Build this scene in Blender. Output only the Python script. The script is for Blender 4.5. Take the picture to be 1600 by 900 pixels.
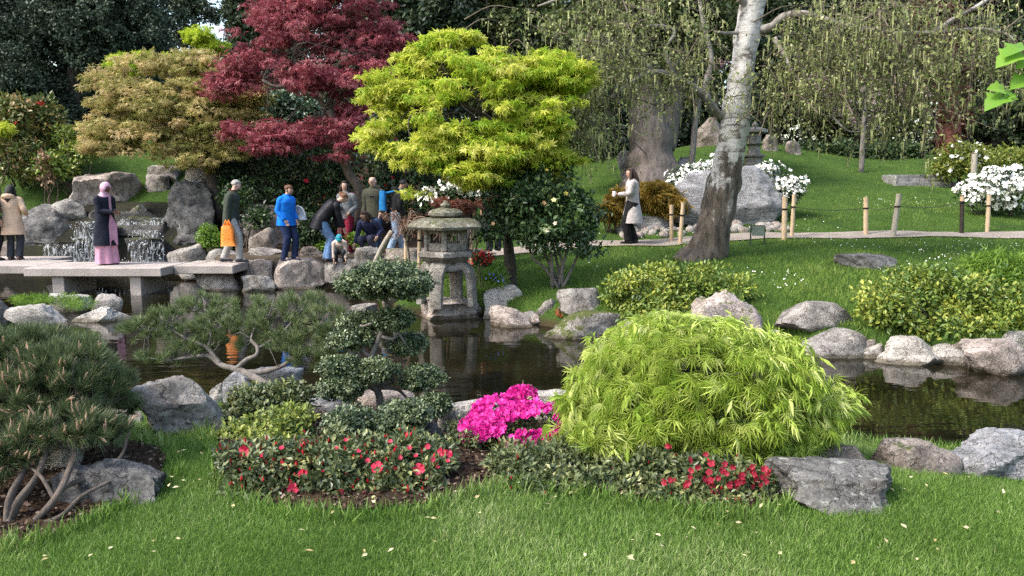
import bpy, math, random
import numpy as np
from mathutils import Vector
S = bpy.context.scene
for _o in list(bpy.data.objects): bpy.data.objects.remove(_o)
R = math.radians
rng = np.random.default_rng(7)
random.seed(7)
# ------------------------------------------------------------------ camera, sky, sun, exposure
FPX = 1155.0                      # focal length in photograph pixels (1600 wide)
PITCH = math.atan(150 / FPX)
EYE = np.array([0.0, 0.0, 2.06])  # metres above the pond surface
cd = bpy.data.cameras.new('camera'); cam = bpy.data.objects.new('camera', cd); S.collection.objects.link(cam)
cd.sensor_width = 36.0; cd.lens = 36.0 * FPX / 1600; cd.clip_start = 0.05; cd.clip_end = 2000
cam.location = EYE; cam.rotation_euler = (R(90) - PITCH, 0, 0)
S.camera = cam
TO_SUN = Vector((-0.72, -0.32, 0.90)).normalized()
w = bpy.data.worlds.new('World'); S.world = w; w.use_nodes = True
wn = w.node_tree.nodes; wl = w.node_tree.links
sky = wn.new('ShaderNodeTexSky'); sky.sky_type = 'NISHITA'; sky.sun_disc = False
sky.sun_elevation = math.asin(TO_SUN.z); sky.sun_rotation = math.atan2(TO_SUN.x, TO_SUN.y)
sky.air_density = 1.4; sky.dust_density = 3.0; sky.ozone_density = 1.0
wl.new(sky.outputs[0], wn['Background'].inputs[0]); wn['Background'].inputs[1].default_value = 0.15
sd = bpy.data.lights.new('sun', 'SUN'); sd.energy = 1.7; sd.angle = R(11); sd.color = (1.0, 0.955, 0.89)
sun = bpy.data.objects.new('sun', sd); S.collection.objects.link(sun)
sun.rotation_euler = TO_SUN.to_track_quat('Z', 'Y').to_euler(); sun.location = (-20, -10, 30)
S.view_settings.view_transform = 'Standard'; S.view_settings.look = 'None'
S.view_settings.exposure = 1.52; S.view_settings.gamma = 1.0; S.view_settings.use_curve_mapping = False
S.render.engine = 'CYCLES'
cy = S.cycles
cy.max_bounces = 6; cy.diffuse_bounces = 3; cy.glossy_bounces = 3; cy.transmission_bounces = 4; cy.transparent_max_bounces = 8
cy.caustics_reflective = False; cy.caustics_refractive = False; cy.use_denoising = False
cy.sample_clamp_indirect = 6.0
# ------------------------------------------------------------------ projection helpers
def ray(px, py):
    u = (px - 800) / FPX; v = (450 - py) / FPX
    return np.array([u, math.cos(PITCH) + v * math.sin(PITCH), -math.sin(PITCH) + v * math.cos(PITCH)])
def P(px, py, d):                 # the point seen at a photograph pixel, d metres ahead
    r = ray(px, py); return EYE + r * (d / r[1])
def Z(px, py, z):                 # the point seen at a pixel on the level z
    r = ray(px, py); return EYE + r * ((z - EYE[2]) / r[2])
def proj(p):                      # photograph pixel of world points
    q = np.asarray(p, float) - EYE; f = q[..., 1] * math.cos(PITCH) - q[..., 2] * math.sin(PITCH); u = q[..., 1] * math.sin(PITCH) + q[..., 2] * math.cos(PITCH)
    return 800 + FPX * q[..., 0] / f, 450 - FPX * u / f
def M(px, d): return px * d / FPX
def sm(t): t = np.clip(t, 0, 1); return t * t * (3 - 2 * t)
# ------------------------------------------------------------------ numpy value noise
_T = np.random.default_rng(3).random((64, 64, 64)) * 2 - 1
def vn(p):
    p = np.asarray(p, float); i = np.floor(p).astype(int); f = p - i; f = f * f * (3 - 2 * f); i &= 63; j = (i + 1) & 63
    X0, Y0, Z0 = i[:, 0], i[:, 1], i[:, 2]; X1, Y1, Z1 = j[:, 0], j[:, 1], j[:, 2]; a, b, c = f[:, 0], f[:, 1], f[:, 2]
    g = lambda x, y, z: _T[x, y, z]
    return ((g(X0, Y0, Z0) * (1 - a) + g(X1, Y0, Z0) * a) * (1 - b) + (g(X0, Y1, Z0) * (1 - a) + g(X1, Y1, Z0) * a) * b) * (1 - c) + \
           ((g(X0, Y0, Z1) * (1 - a) + g(X1, Y0, Z1) * a) * (1 - b) + (g(X0, Y1, Z1) * (1 - a) + g(X1, Y1, Z1) * a) * b) * c
def fbm(p, o=4):
    s = 0; a = 1; t = 0
    for k in range(o): s = s + a * vn(p * 2 ** k + 11.3 * k); t += a; a *= 0.5
    return s / t
def n2(x, y, sc, o=3, z=0.0):
    x = np.asarray(x, float); y = np.asarray(y, float)
    return fbm(np.stack([x.ravel() * sc, y.ravel() * sc, np.full(x.size, z)], 1), o).reshape(x.shape)
# ------------------------------------------------------------------ terrain
_ns = [(-200, 660), (0, 664), (200, 652), (340, 628), (440, 622), (600, 646), (900, 640), (1200, 672), (1400, 700), (1600, 708), (1800, 715)]
_NX, _NY = zip(*[(Z(a, b, 0)[0], Z(a, b, 0)[1]) for a, b in _ns])
_FX = [-40, -7.3, -6.6, -6.2, -3.5, -2.9, -1.9, -.5, .3, .95, 1.9, 3.4, 3.9, 4.7, 5.2, 5.7, 8, 40]
_FY = [18.6, 18.6, 16.1, 16.05, 16.05, 15.6, 12.4, 12.35, 11.5, 10.8, 10.5, 10.1, 9.45, 9.0, 8.8, 8.5, 8.2, 8.2]
def H(x, y):
    x = np.asarray(x, float); y = np.asarray(y, float)
    yn = np.interp(x, _NX, _NY); yf = np.interp(x, _FX, _FY)
    tn = yn - y; tf = y - yf
    zn = np.interp(tn, [-.6, 0, .2, 2.4, 3.0, 9], [-.35, -.04, .07, .43, .46, .46])
    edge = -.35 + .65 * sm((tf + .35) / .7)
    right = edge + .085 * np.clip(tf, 0, None) + np.clip(y - 17.6, 0, 18) * .09 - np.clip(y - 32, 0, None) * .12
    right = right + .75 * np.exp(-((x - 9.3) / 3.2) ** 2 - ((y - 30.5) / 2.6) ** 2)
    mid = -.35 + .93 * sm((tf + .2) / .5) + .20 * np.clip(y - 18.2, 0, 16)
    left = -.35 + 1.3 * sm((tf + .2) / .8) + .62 * np.clip(tf - .4, 0, 3.4) + .22 * np.clip(tf - 3.8, 0, 16)
    wl = sm((-6.9 - x) / 1.4); wr = sm((x + 1.9) / 1.8)
    far = (mid * (1 - wr) + right * wr) * (1 - wl) + left * wl
    z = np.where(tn > -.6, zn, np.where(tf > -.36, far, -.35))
    return z + .02 * np.sin(x * 1.7 + y) * np.where((tn > .3) | (tf > .5), 1, 0)
def G(px, py, water=False):       # where the ray through a pixel meets the ground
    r = ray(px, py); t = np.arange(1.5, 90, .03); p = EYE + t[:, None] * r / r[1]
    h = H(p[:, 0], p[:, 1])
    if water: h = np.maximum(h, 0)
    k = np.argmax(p[:, 2] <= h); q = p[k].copy(); q[2] = h[k]; return q
def gz(x, y): return float(H(np.array([x]), np.array([y]))[0])
def inpoly(x, y, poly):
    x = np.asarray(x); y = np.asarray(y); c = np.zeros(x.shape, bool); n = len(poly)
    for i in range(n):
        x0, y0 = poly[i]; x1, y1 = poly[i - 1]
        k = ((y0 > y) != (y1 > y)) & (x < (x1 - x0) * (y - y0) / (y1 - y0 + 1e-12) + x0); c ^= k
    return c
# ------------------------------------------------------------------ mesh builder
class MB:
    def __init__(s): s.v = []; s.f = []; s.n = 0
    def add(s, v, faces, rnd=None, mi=0):
        v = np.asarray(v, np.float32).reshape(-1, 3)
        for f in (faces if isinstance(faces, (list, tuple)) else [faces]):
            f = np.asarray(f, np.int64)
            r = np.full(len(f), .5, np.float32) if rnd is None else (np.full(len(f), rnd, np.float32) if np.isscalar(rnd) else np.asarray(rnd, np.float32))
            s.f.append((f + s.n, r, mi))
        s.v.append(v); s.n += len(v); return s
    def mesh(s, name, off=None, smooth=False, mats=()):
        me = bpy.data.meshes.new(name); v = np.concatenate(s.v) if s.v else np.zeros((0, 3), np.float32)
        if off is not None: v = v - np.asarray(off, np.float32)
        me.vertices.add(len(v)); me.vertices.foreach_set('co', np.ascontiguousarray(v, np.float32).ravel())
        loops = np.concatenate([f.ravel() for f, r, m in s.f]); tot = np.concatenate([np.full(len(f), f.shape[1]) for f, r, m in s.f])
        me.loops.add(len(loops)); me.loops.foreach_set('vertex_index', loops.astype(np.int32))
        me.polygons.add(len(tot)); me.polygons.foreach_set('loop_start', (np.cumsum(tot) - tot).astype(np.int32))
        me.polygons.foreach_set('loop_total', tot.astype(np.int32))
        if any(m for f, r, m in s.f): me.polygons.foreach_set('material_index', np.concatenate([np.full(len(f), m) for f, r, m in s.f]).astype(np.int32))
        me.polygons.foreach_set('use_smooth', np.full(len(tot), smooth))
        a = me.attributes.new('rnd', 'FLOAT', 'FACE'); a.data.foreach_set('value', np.concatenate([r for f, r, m in s.f]).astype(np.float32))
        for m in mats: me.materials.append(m)
        me.update(calc_edges=True); return me
    # shapes
    def box(s, c, size, rz=0, rnd=None, bev=0.0):
        x, y, z = np.array(size) / 2; b = min(bev, x * .9, y * .9, z * .9)
        if b > 0:
            rings = []
            for zz, i in ((-z, b), (-z + b, 0), (z - b, 0), (z, b)):
                xx, yy = x - i, y - i; k = b
                rings.append([(-xx + k, -yy, zz), (xx - k, -yy, zz), (xx, -yy + k, zz), (xx, yy - k, zz), (xx - k, yy, zz), (-xx + k, yy, zz), (-xx, yy - k, zz), (-xx, -yy + k, zz)])
            v = np.array(rings)
        else: v = np.array([[(-x, -y, q), (x, -y, q), (x, y, q), (-x, y, q)] for q in (-z, z)])
        cs, sn = math.cos(rz), math.sin(rz)
        v = np.stack([v[..., 0] * cs - v[..., 1] * sn, v[..., 0] * sn + v[..., 1] * cs, v[..., 2]], -1) + np.array(c)
        return s.loft(v, rnd)
    def loft(s, rings, rnd=None, cap=True, closed=True):
        rings = np.asarray(rings, float); m, n, _ = rings.shape
        i = np.arange(m - 1)[:, None]; j = np.arange(n if closed else n - 1)[None]; j2 = (j + 1) % n
        q = np.stack(np.broadcast_arrays(i * n + j, i * n + j2, (i + 1) * n + j2, (i + 1) * n + j), -1).reshape(-1, 4)
        fs = [q]
        if cap: fs += [np.arange(n)[::-1][None], (np.arange(n) + (m - 1) * n)[None]]
        return s.add(rings.reshape(-1, 3), fs, rnd)
    def tube(s, pts, rad, n=8, res=4, rough=0.0, rnd=None, sq=1.0):
        pts = np.asarray(pts, float); rad = np.asarray(rad, float)
        if len(rad) == 2 and len(pts) > 2: rad = np.linspace(rad[0], rad[1], len(pts))
        if res > 1 and len(pts) > 2: pts, rad = spline(pts, rad, res)
        t = np.gradient(pts, axis=0); t /= np.linalg.norm(t, axis=1)[:, None] + 1e-9
        u = np.cross(t[0], (0, 1, 0.01)); u /= np.linalg.norm(u) + 1e-9; rings = []
        a = np.arange(n) * 2 * math.pi / n
        for k in range(len(pts)):
            u = u - t[k] * u.dot(t[k]); u /= np.linalg.norm(u) + 1e-9; vv = np.cross(t[k], u)
            rr = rad[k] * (np.ones(n) if not rough else 1 + rough * vn(np.stack([np.cos(a) * 1.5 + pts[k, 0] * 3, np.sin(a) * 1.5 + pts[k, 1] * 3, np.full(n, pts[k, 2] * 4)], 1)))
            rings.append(pts[k] + rr[:, None] * (np.cos(a)[:, None] * u + np.sin(a)[:, None] * vv * sq))
        return s.loft(rings, rnd)
    def ell(s, c, r, n=12, m=8, rot=None, rnd=None):
        th = np.linspace(0.02, math.pi - .02, m); a = np.arange(n) * 2 * math.pi / n
        v = np.stack([np.sin(th)[:, None] * np.cos(a), np.sin(th)[:, None] * np.sin(a), np.broadcast_to(np.cos(th)[:, None], (m, n))], -1) * np.array(r)
        if rot is not None: v = v @ np.asarray(rot).T
        return s.loft((v + np.array(c))[::-1], rnd)
    def inst(s, tpl, pos, d, nrm, size, rnd):
        V, F = tpl[0], tpl[1]; N = len(pos)
        d = d / (np.linalg.norm(d, axis=1)[:, None] + 1e-9)
        y = np.cross(nrm, d); y /= np.linalg.norm(y, axis=1)[:, None] + 1e-9; z = np.cross(d, y)
        size = np.broadcast_to(size, (N,))
        v = pos[:, None] + size[:, None, None] * (V[None, :, 0:1] * d[:, None] + V[None, :, 1:2] * y[:, None] + V[None, :, 2:3] * z[:, None])
        off = (np.arange(N) * len(V))[:, None, None]
        for f in F: s.add(np.zeros((0, 3)), (f[None] + off).reshape(-1, f.shape[1]), np.repeat(rnd, len(f)))
        s.v.append(v.reshape(-1, 3).astype(np.float32)); s.n += N * len(V); return s
def spline(p, r, res):
    m = len(p); q = np.concatenate([[2 * p[0] - p[1]], p, [2 * p[-1] - p[-2]]]); out = []; ro = []
    for i in range(m - 1):
        for k in range(res):
            t = k / res; a, b, c, d = q[i:i + 4]
            out.append(.5 * (2 * b + (c - a) * t + (2 * a - 5 * b + 4 * c - d) * t * t + (3 * b - a - 3 * c + d) * t ** 3)); ro.append(r[i] * (1 - t) + r[i + 1] * t)
    return np.array(out + [p[-1]]), np.array(ro + [r[-1]])
# ------------------------------------------------------------------ objects
def thing(name, label, cat, loc, group=None, rz=0.0):
    o = bpy.data.objects.new(name, None); S.collection.objects.link(o); o.empty_display_size = .1
    o.location = Vector([float(q) for q in loc]); o.rotation_euler = (0, 0, rz); o['label'] = label; o['category'] = cat
    if group: o['group'] = group
    return o
def link(name, me, parent=None, kind=None, label=None, cat=None, group=None, loc=None):
    o = bpy.data.objects.new(name, me); S.collection.objects.link(o)
    if parent is not None: o.parent = parent
    if loc is not None: o.location = Vector([float(q) for q in loc])
    for k, v in (('kind', kind), ('label', label), ('category', cat), ('group', group)):
        if v: o[k] = v
    return o
def part(name, mb, parent, mat, smooth=False, kind=None, label=None, local=False, sharp=None):
    mats = mat if isinstance(mat, (list, tuple)) else (mat,)
    me = mb.mesh(name, None if local or parent is None else parent.location, smooth, mats)
    if sharp: me.set_sharp_from_angle(angle=R(sharp))
    return link(name, me, parent, kind, label)
def solo(name, mb, mat, label, cat, loc, group=None, smooth=False, sharp=None):   # a thing that is one mesh
    me = mb.mesh(name, loc, smooth, (mat,))
    if sharp: me.set_sharp_from_angle(angle=R(sharp))
    return link(name, me, None, None, label, cat, group, loc)
# ------------------------------------------------------------------ materials
def newmat(name):
    m = bpy.data.materials.new(name); m.use_nodes = True; return m, m.node_tree.nodes, m.node_tree.links, m.node_tree.nodes['Principled BSDF']
def ramp(nodes, stops):
    r = nodes.new('ShaderNodeValToRGB'); e = r.color_ramp.elements
    while len(e) < len(stops): e.new(.5)
    for i, (p, c) in enumerate(stops): e[i].position = p; e[i].color = (*c, 1)
    return r
def noise(nodes, links, scale, detail=4, rough=.6, coord='Object', stretch=None):
    tc = nodes.new('ShaderNodeTexCoord'); n = nodes.new('ShaderNodeTexNoise'); n.inputs['Scale'].default_value = scale
    n.inputs['Detail'].default_value = detail; n.inputs['Roughness'].default_value = rough
    if stretch:
        mp = nodes.new('ShaderNodeMapping'); mp.inputs['Scale'].default_value = stretch
        links.new(tc.outputs[coord], mp.inputs[0]); links.new(mp.outputs[0], n.inputs['Vector'])
    else: links.new(tc.outputs[coord], n.inputs['Vector'])
    return n
def mixc(nodes, links, fac, a, b, mode='MIX'):
    x = nodes.new('ShaderNodeMix'); x.data_type = 'RGBA'; x.blend_type = mode
    for sock, val in ((x.inputs[0], fac), (x.inputs[6], a), (x.inputs[7], b)):
        if isinstance(val, (int, float)): sock.default_value = val
        elif isinstance(val, tuple): sock.default_value = (*val, 1)
        else: links.new(val, sock)
    return x.outputs[2]
def leafmat(name, cols, transl=.35, rough=.45, spec=.35, var=.25, tcol=None):
    m, n, l, b = newmat(name)
    at = n.new('ShaderNodeAttribute'); at.attribute_name = 'rnd'
    rp = ramp(n, [(i / max(1, len(cols) - 1), c) for i, c in enumerate(cols)]); l.new(at.outputs['Fac'], rp.inputs[0])
    nz = noise(n, l, 1.6, 2, coord='Object'); vr = n.new('ShaderNodeMapRange'); vr.inputs[1].default_value = .3; vr.inputs[2].default_value = .7
    vr.inputs[3].default_value = 1 - var; vr.inputs[4].default_value = 1 + var; l.new(nz.outputs[0], vr.inputs[0])
    hs = n.new('ShaderNodeHueSaturation'); l.new(vr.outputs[0], hs.inputs['Value']); l.new(rp.outputs[0], hs.inputs['Color'])
    l.new(hs.outputs[0], b.inputs['Base Color']); b.inputs['Roughness'].default_value = rough; b.inputs['Specular IOR Level'].default_value = spec
    if transl:
        t = n.new('ShaderNodeBsdfTranslucent'); mx = n.new('ShaderNodeMixShader'); mx.inputs[0].default_value = transl
        l.new(mixc(n, l, .5, hs.outputs[0], tcol) if tcol else hs.outputs[0], t.inputs[0]); l.new(b.outputs[0], mx.inputs[1]); l.new(t.outputs[0], mx.inputs[2])
        l.new(mx.outputs[0], n['Material Output'].inputs[0])
    return m
def plain(name, col, rough=.7, spec=.3, var=.15, scale=8.0, bump=.1, bscale=60, metal=0, col2=None, stretch=None):
    m, n, l, b = newmat(name); nz = noise(n, l, scale, 4, stretch=stretch)
    c2 = col2 or tuple(c * (1 - var) for c in col); c1 = col if col2 else tuple(min(1, c * (1 + var)) for c in col)
    rp = ramp(n, [(.35, c2), (.65, c1)]); l.new(nz.outputs[0], rp.inputs[0]); l.new(rp.outputs[0], b.inputs['Base Color'])
    b.inputs['Roughness'].default_value = rough; b.inputs['Specular IOR Level'].default_value = spec; b.inputs['Metallic'].default_value = metal
    if bump:
        nb = noise(n, l, bscale, 3, stretch=stretch); bp = n.new('ShaderNodeBump'); bp.inputs['Strength'].default_value = bump; bp.inputs['Distance'].default_value = .02
        l.new(nb.outputs[0], bp.inputs['Height']); l.new(bp.outputs[0], b.inputs['Normal'])
    return m
def rockmat(name, c1, c2, c3, moss=0.0, rough=.85, strata=0.0, sc=3.0, lichen=.3, pale=(.42, .40, .37)):
    m, n, l, b = newmat(name)
    a = noise(n, l, sc, 8, .65); rp = ramp(n, [(.33, c3), (.46, c1), (.57, c2), (.70, pale)])
    if strata:
        s2 = noise(n, l, sc * 1.3, 6, .6, stretch=(1, 1, 7)); x = n.new('ShaderNodeMix'); x.data_type = 'FLOAT'; x.inputs[0].default_value = strata
        l.new(a.outputs[0], x.inputs[2]); l.new(s2.outputs[0], x.inputs[3]); l.new(x.outputs[0], rp.inputs[0])
    else: l.new(a.outputs[0], rp.inputs[0])
    col = rp.outputs[0]
    f = noise(n, l, sc * 14, 6, .75); fr = ramp(n, [(.3, (.42, .42, .42)), (.7, (1.45, 1.45, 1.45))]); l.new(f.outputs[0], fr.inputs[0])
    col = mixc(n, l, 1.0, col, fr.outputs[0], 'MULTIPLY')
    if lichen:
        v = noise(n, l, sc * 5, 3, .5); lr = ramp(n, [(.60, (0, 0, 0)), (.68, (1, 1, 1))]); l.new(v.outputs[0], lr.inputs[0])
        k = n.new('ShaderNodeMath'); k.operation = 'MULTIPLY'; k.inputs[1].default_value = lichen; l.new(lr.outputs[0], k.inputs[0]); col = mixc(n, l, k.outputs[0], col, (.46, .45, .40))
    crk = n.new('ShaderNodeTexVoronoi'); crk.feature = 'DISTANCE_TO_EDGE'; crk.inputs['Scale'].default_value = sc * 1.4
    tc = n.new('ShaderNodeTexCoord'); wv = noise(n, l, sc * 2, 4); ad = n.new('ShaderNodeMix'); ad.data_type = 'RGBA'; ad.blend_type = 'ADD'; ad.inputs[0].default_value = .35
    l.new(tc.outputs['Object'], ad.inputs[6]); l.new(wv.outputs['Color'], ad.inputs[7]); l.new(ad.outputs[2], crk.inputs['Vector'])
    cr = ramp(n, [(.0, (.35, .33, .3)), (.03, (1, 1, 1))]); l.new(crk.outputs['Distance'], cr.inputs[0]); col = mixc(n, l, .75, col, cr.outputs[0], 'MULTIPLY')
    if moss:
        g = n.new('ShaderNodeNewGeometry'); sp = n.new('ShaderNodeSeparateXYZ'); l.new(g.outputs['Normal'], sp.inputs[0])
        mn = noise(n, l, sc * 2.2, 6, .7); s1 = n.new('ShaderNodeMath'); s1.operation = 'MULTIPLY_ADD'; s1.inputs[1].default_value = .25; l.new(sp.outputs[2], s1.inputs[0]); l.new(mn.outputs[0], s1.inputs[2])
        mr = ramp(n, [(.80 - moss * .35, (0, 0, 0)), (.88 - moss * .35, (1, 1, 1))]); l.new(s1.outputs[0], mr.inputs[0])
        mc = noise(n, l, 30, 3); mcr = ramp(n, [(.35, (.035, .05, .012)), (.65, (.10, .11, .03))]); l.new(mc.outputs[0], mcr.inputs[0])
        col = mixc(n, l, mr.outputs[0], col, mcr.outputs[0])
    gp = n.new('ShaderNodeNewGeometry'); sz = n.new('ShaderNodeSeparateXYZ'); l.new(gp.outputs['Position'], sz.inputs[0]); tz = noise(n, l, 7, 3); zz_ = n.new('ShaderNodeMath'); zz_.operation = 'MULTIPLY_ADD'; zz_.inputs[1].default_value = .10; l.new(tz.outputs[0], zz_.inputs[0]); l.new(sz.outputs[2], zz_.inputs[2])
    wr_ = ramp(n, [(.085, (.38, .36, .30)), (.12, (1, 1, 1))]); l.new(zz_.outputs[0], wr_.inputs[0]); col = mixc(n, l, 1.0, col, wr_.outputs[0], 'MULTIPLY')   # wet tide mark just above the water
    l.new(col, b.inputs['Base Color']); b.inputs['Roughness'].default_value = rough; b.inputs['Specular IOR Level'].default_value = .25
    b1 = noise(n, l, sc * 9, 8, .7, stretch=(1, 1, 2.0) if strata else None); bp = n.new('ShaderNodeBump'); bp.inputs['Strength'].default_value = .8; bp.inputs['Distance'].default_value = .05
    hm = mixc(n, l, .35, b1.outputs[0], cr.outputs[0]); l.new(hm, bp.inputs['Height']); l.new(bp.outputs[0], b.inputs['Normal'])
    return m
def barkmat(name, c1, c2, sc=8, bump=.6):
    m, n, l, b = newmat(name); a = noise(n, l, sc, 6, .7, stretch=(2.2, 2.2, .5)); rp = ramp(n, [(.35, c1), (.65, c2)]); l.new(a.outputs[0], rp.inputs[0])
    l.new(rp.outputs[0], b.inputs['Base Color']); b.inputs['Roughness'].default_value = .9; bp = n.new('ShaderNodeBump'); bp.inputs['Strength'].default_value = bump; bp.inputs['Distance'].default_value = .03
    a2 = noise(n, l, sc * 3, 6, .7, stretch=(2, 2, .4)); l.new(a2.outputs[0], bp.inputs['Height']); l.new(bp.outputs[0], b.inputs['Normal']); return m
# ------------------------------------------------------------------ the setting: ground, water, path, beds, grass
def groundmat(name, cols, mud=False):
    m, n, l, b = newmat(name); a = noise(n, l, .9, 5, .6); rp = ramp(n, [(.3 + .4 * i / (len(cols) - 1), c) for i, c in enumerate(cols)]); l.new(a.outputs[0], rp.inputs[0])
    f = noise(n, l, 35, 4, .8); fr = ramp(n, [(.3, (.6, .6, .6)), (.7, (1.35, 1.35, 1.35))]); l.new(f.outputs[0], fr.inputs[0]); col = mixc(n, l, 1.0, rp.outputs[0], fr.outputs[0], 'MULTIPLY')
    if mud:
        tc = n.new('ShaderNodeTexCoord'); sp = n.new('ShaderNodeSeparateXYZ'); l.new(tc.outputs['Object'], sp.inputs[0])
        mr = n.new('ShaderNodeMapRange'); mr.inputs[1].default_value = .04; mr.inputs[2].default_value = .16; l.new(sp.outputs[2], mr.inputs[0])
        col = mixc(n, l, mr.outputs[0], (.05, .038, .02), col)
    l.new(col, b.inputs['Base Color']); b.inputs['Roughness'].default_value = .95; b.inputs['Specular IOR Level'].default_value = .1
    bp = n.new('ShaderNodeBump'); bp.inputs['Strength'].default_value = .8; bp.inputs['Distance'].default_value = .03; l.new(f.outputs[0], bp.inputs['Height']); l.new(bp.outputs[0], b.inputs['Normal'])
    return m
M_LAWN = groundmat('lawn_ground', [(.028, .055, .012), (.045, .085, .016), (.06, .10, .02)], mud=True)
M_SOIL = groundmat('soil', [(.022, .014, .009), (.045, .028, .018), (.07, .045, .03)])
M_PATH = plain('path_gravel', (.26, .22, .185), .95, .1, .15, 3, .5, 90)
xs = np.unique(np.concatenate([np.arange(-16, 16.01, .14), np.geomspace(16, 400, 26), -np.geomspace(16, 400, 26)]))
ys = np.unique(np.concatenate([-np.geomspace(1, 60, 12), np.arange(-1, 2.5, .4), np.arange(2.5, 21, .12), np.arange(21, 40, .4), np.geomspace(40, 600, 22)]))
X, Y = np.meshgrid(xs, ys); Zg = H(X, Y) + .012 * n2(X, Y, 2.1)
gm = MB(); nx, ny = len(xs), len(ys); gi = np.arange(nx * ny).reshape(ny, nx)
gm.add(np.stack([X, Y, Zg], -1), np.stack([gi[:-1, :-1], gi[:-1, 1:], gi[1:, 1:], gi[1:, :-1]], -1).reshape(-1, 4))
link('ground', gm.mesh('ground', None, True, (M_LAWN,)), kind='structure')

def sheet(name, x0, x1, y0, y1, step, test, mat, lift, rough=.01, kind='structure'):
    ax = np.arange(x0, x1, step); ay = np.arange(y0, y1, step); A, B = np.meshgrid(ax, ay); k = test(A, B)
    zz = H(A, B) + lift + rough * n2(A, B, 9) + .012 * n2(A, B, 2.1); idx = np.arange(A.size).reshape(A.shape)
    q = np.stack([idx[:-1, :-1], idx[:-1, 1:], idx[1:, 1:], idx[1:, :-1]], -1)[k[:-1, :-1] & k[:-1, 1:] & k[1:, :-1] & k[1:, 1:]]
    mb = MB(); used = np.unique(q); re = np.full(A.size, -1); re[used] = np.arange(len(used))
    mb.add(np.stack([A, B, zz], -1).reshape(-1, 3)[used], re[q]); return link(name, mb.mesh(name, None, True, (mat,)), kind=kind)
_bed = [(318, 655), (342, 700), (364, 765), (400, 788), (450, 802), (540, 808), (640, 800), (700, 786), (740, 772), (790, 764), (860, 766), (930, 776), (1010, 790), (1090, 802), (1160, 802), (1225, 792), (1230, 720), (1180, 672), (1000, 655), (900, 646), (700, 652), (560, 648), (430, 640)]
BED = [tuple(G(a, b)[:2]) for a, b in _bed]
_bed2 = [(-60, 860), (40, 850), (110, 832), (170, 798), (225, 770), (262, 745), (255, 705), (180, 690), (60, 700), (-60, 700)]
BED2 = [tuple(G(a, b)[:2]) for a, b in _bed2]
sheet('flower_bed', -2.6, 2.4, 3.2, 6.8, .04, lambda a, b: inpoly(a + .05 * n2(a, b, 4), b, BED), M_SOIL, .014)
sheet('pine_bed', -4, -1.4, 3.0, 6.0, .04, lambda a, b: inpoly(a, b + .05 * n2(a, b, 4), BED2), M_SOIL, .014)
sheet('shrub_bed', -9.5, -1.2, 16.9, 34, .16, lambda a, b: (a > -8.6) & (b > 17.3 + .5 * n2(a, b, .6)) & (a < -1.6 + .5 * n2(a, b, .7, 3, 5)), M_SOIL, .03)
M_BANK = groundmat('bank_earth', [(.05, .04, .03), (.09, .07, .05), (.13, .105, .08)])
sheet('earth_bank', -6.9, -2.2, 15.4, 17.6, .09, lambda a, b: (b > np.interp(a, _FX, _FY) - .1) & (a > -6.8 + .2 * n2(a, b, 1.5)), M_BANK, .05, .02)
sheet('waterfall_bed', -14, -6.8, 18.1, 20.6, .1, lambda a, b: (b < 19.1 + .4 * n2(a, b, .8)) | ((a > -11.8) & (a < -7.9) & (b < 20.3)), groundmat('wet_earth', [(.015, .014, .01), (.03, .028, .02), (.04, .045, .02)]), .10, .03)
sheet('wood_floor', -40, 40, 32.5, 60, .5, lambda a, b: b > 33.5 + .8 * n2(a, b, .3), M_SOIL, .05, .03)
_px = [-4.5, -3, -1.5, 0, 2, 6, 10, 20]; _py = [16.3, 16.35, 16.6, 16.85, 17.0, 17.15, 17.2, 17.0]
PATHT = lambda a, b: (np.abs(b - np.interp(a, _px, _py) - .05 * n2(a, b, 1.3)) < np.interp(a, [-4, -1, 2], [.75, .6, .5])) & (a > -5.2) & (b > np.interp(a, _FX, _FY) + .7)
sheet('path', -5.4, 18, 15.2, 18.3, .09, PATHT, M_PATH, .024, .004)

m, n, l, b = newmat('pond_water')
b.inputs['Base Color'].default_value = (.022, .018, .008, 1); b.inputs['Roughness'].default_value = .015; b.inputs['IOR'].default_value = 1.33; b.inputs['Specular IOR Level'].default_value = .65
wa = noise(n, l, 2.2, 3, .55, stretch=(.7, 1.9, 1)); wb = noise(n, l, .45, 2, .5)
wm = n.new('ShaderNodeMath'); wm.operation = 'MULTIPLY'; l.new(wa.outputs[0], wm.inputs[0]); l.new(wb.outputs[0], wm.inputs[1])
bp = n.new('ShaderNodeBump'); bp.inputs['Strength'].default_value = .16; bp.inputs['Distance'].default_value = .05; l.new(wm.outputs[0], bp.inputs['Height']); l.new(bp.outputs[0], b.inputs['Normal'])
bc = noise(n, l, 1.1, 5, .6); br = ramp(n, [(.35, (.004, .004, .002)), (.7, (.014, .011, .005))]); l.new(bc.outputs[0], br.inputs[0]); l.new(br.outputs[0], b.inputs['Base Color'])
M_WATER = m
mb = MB(); mb.add([(-40, 5.2, 0), (40, 5.2, 0), (40, 19.4, 0), (-40, 19.4, 0)], np.array([[0, 1, 2, 3]]))
link('pond_water', mb.mesh('pond_water', None, False, (M_WATER,)), kind='structure')

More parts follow.
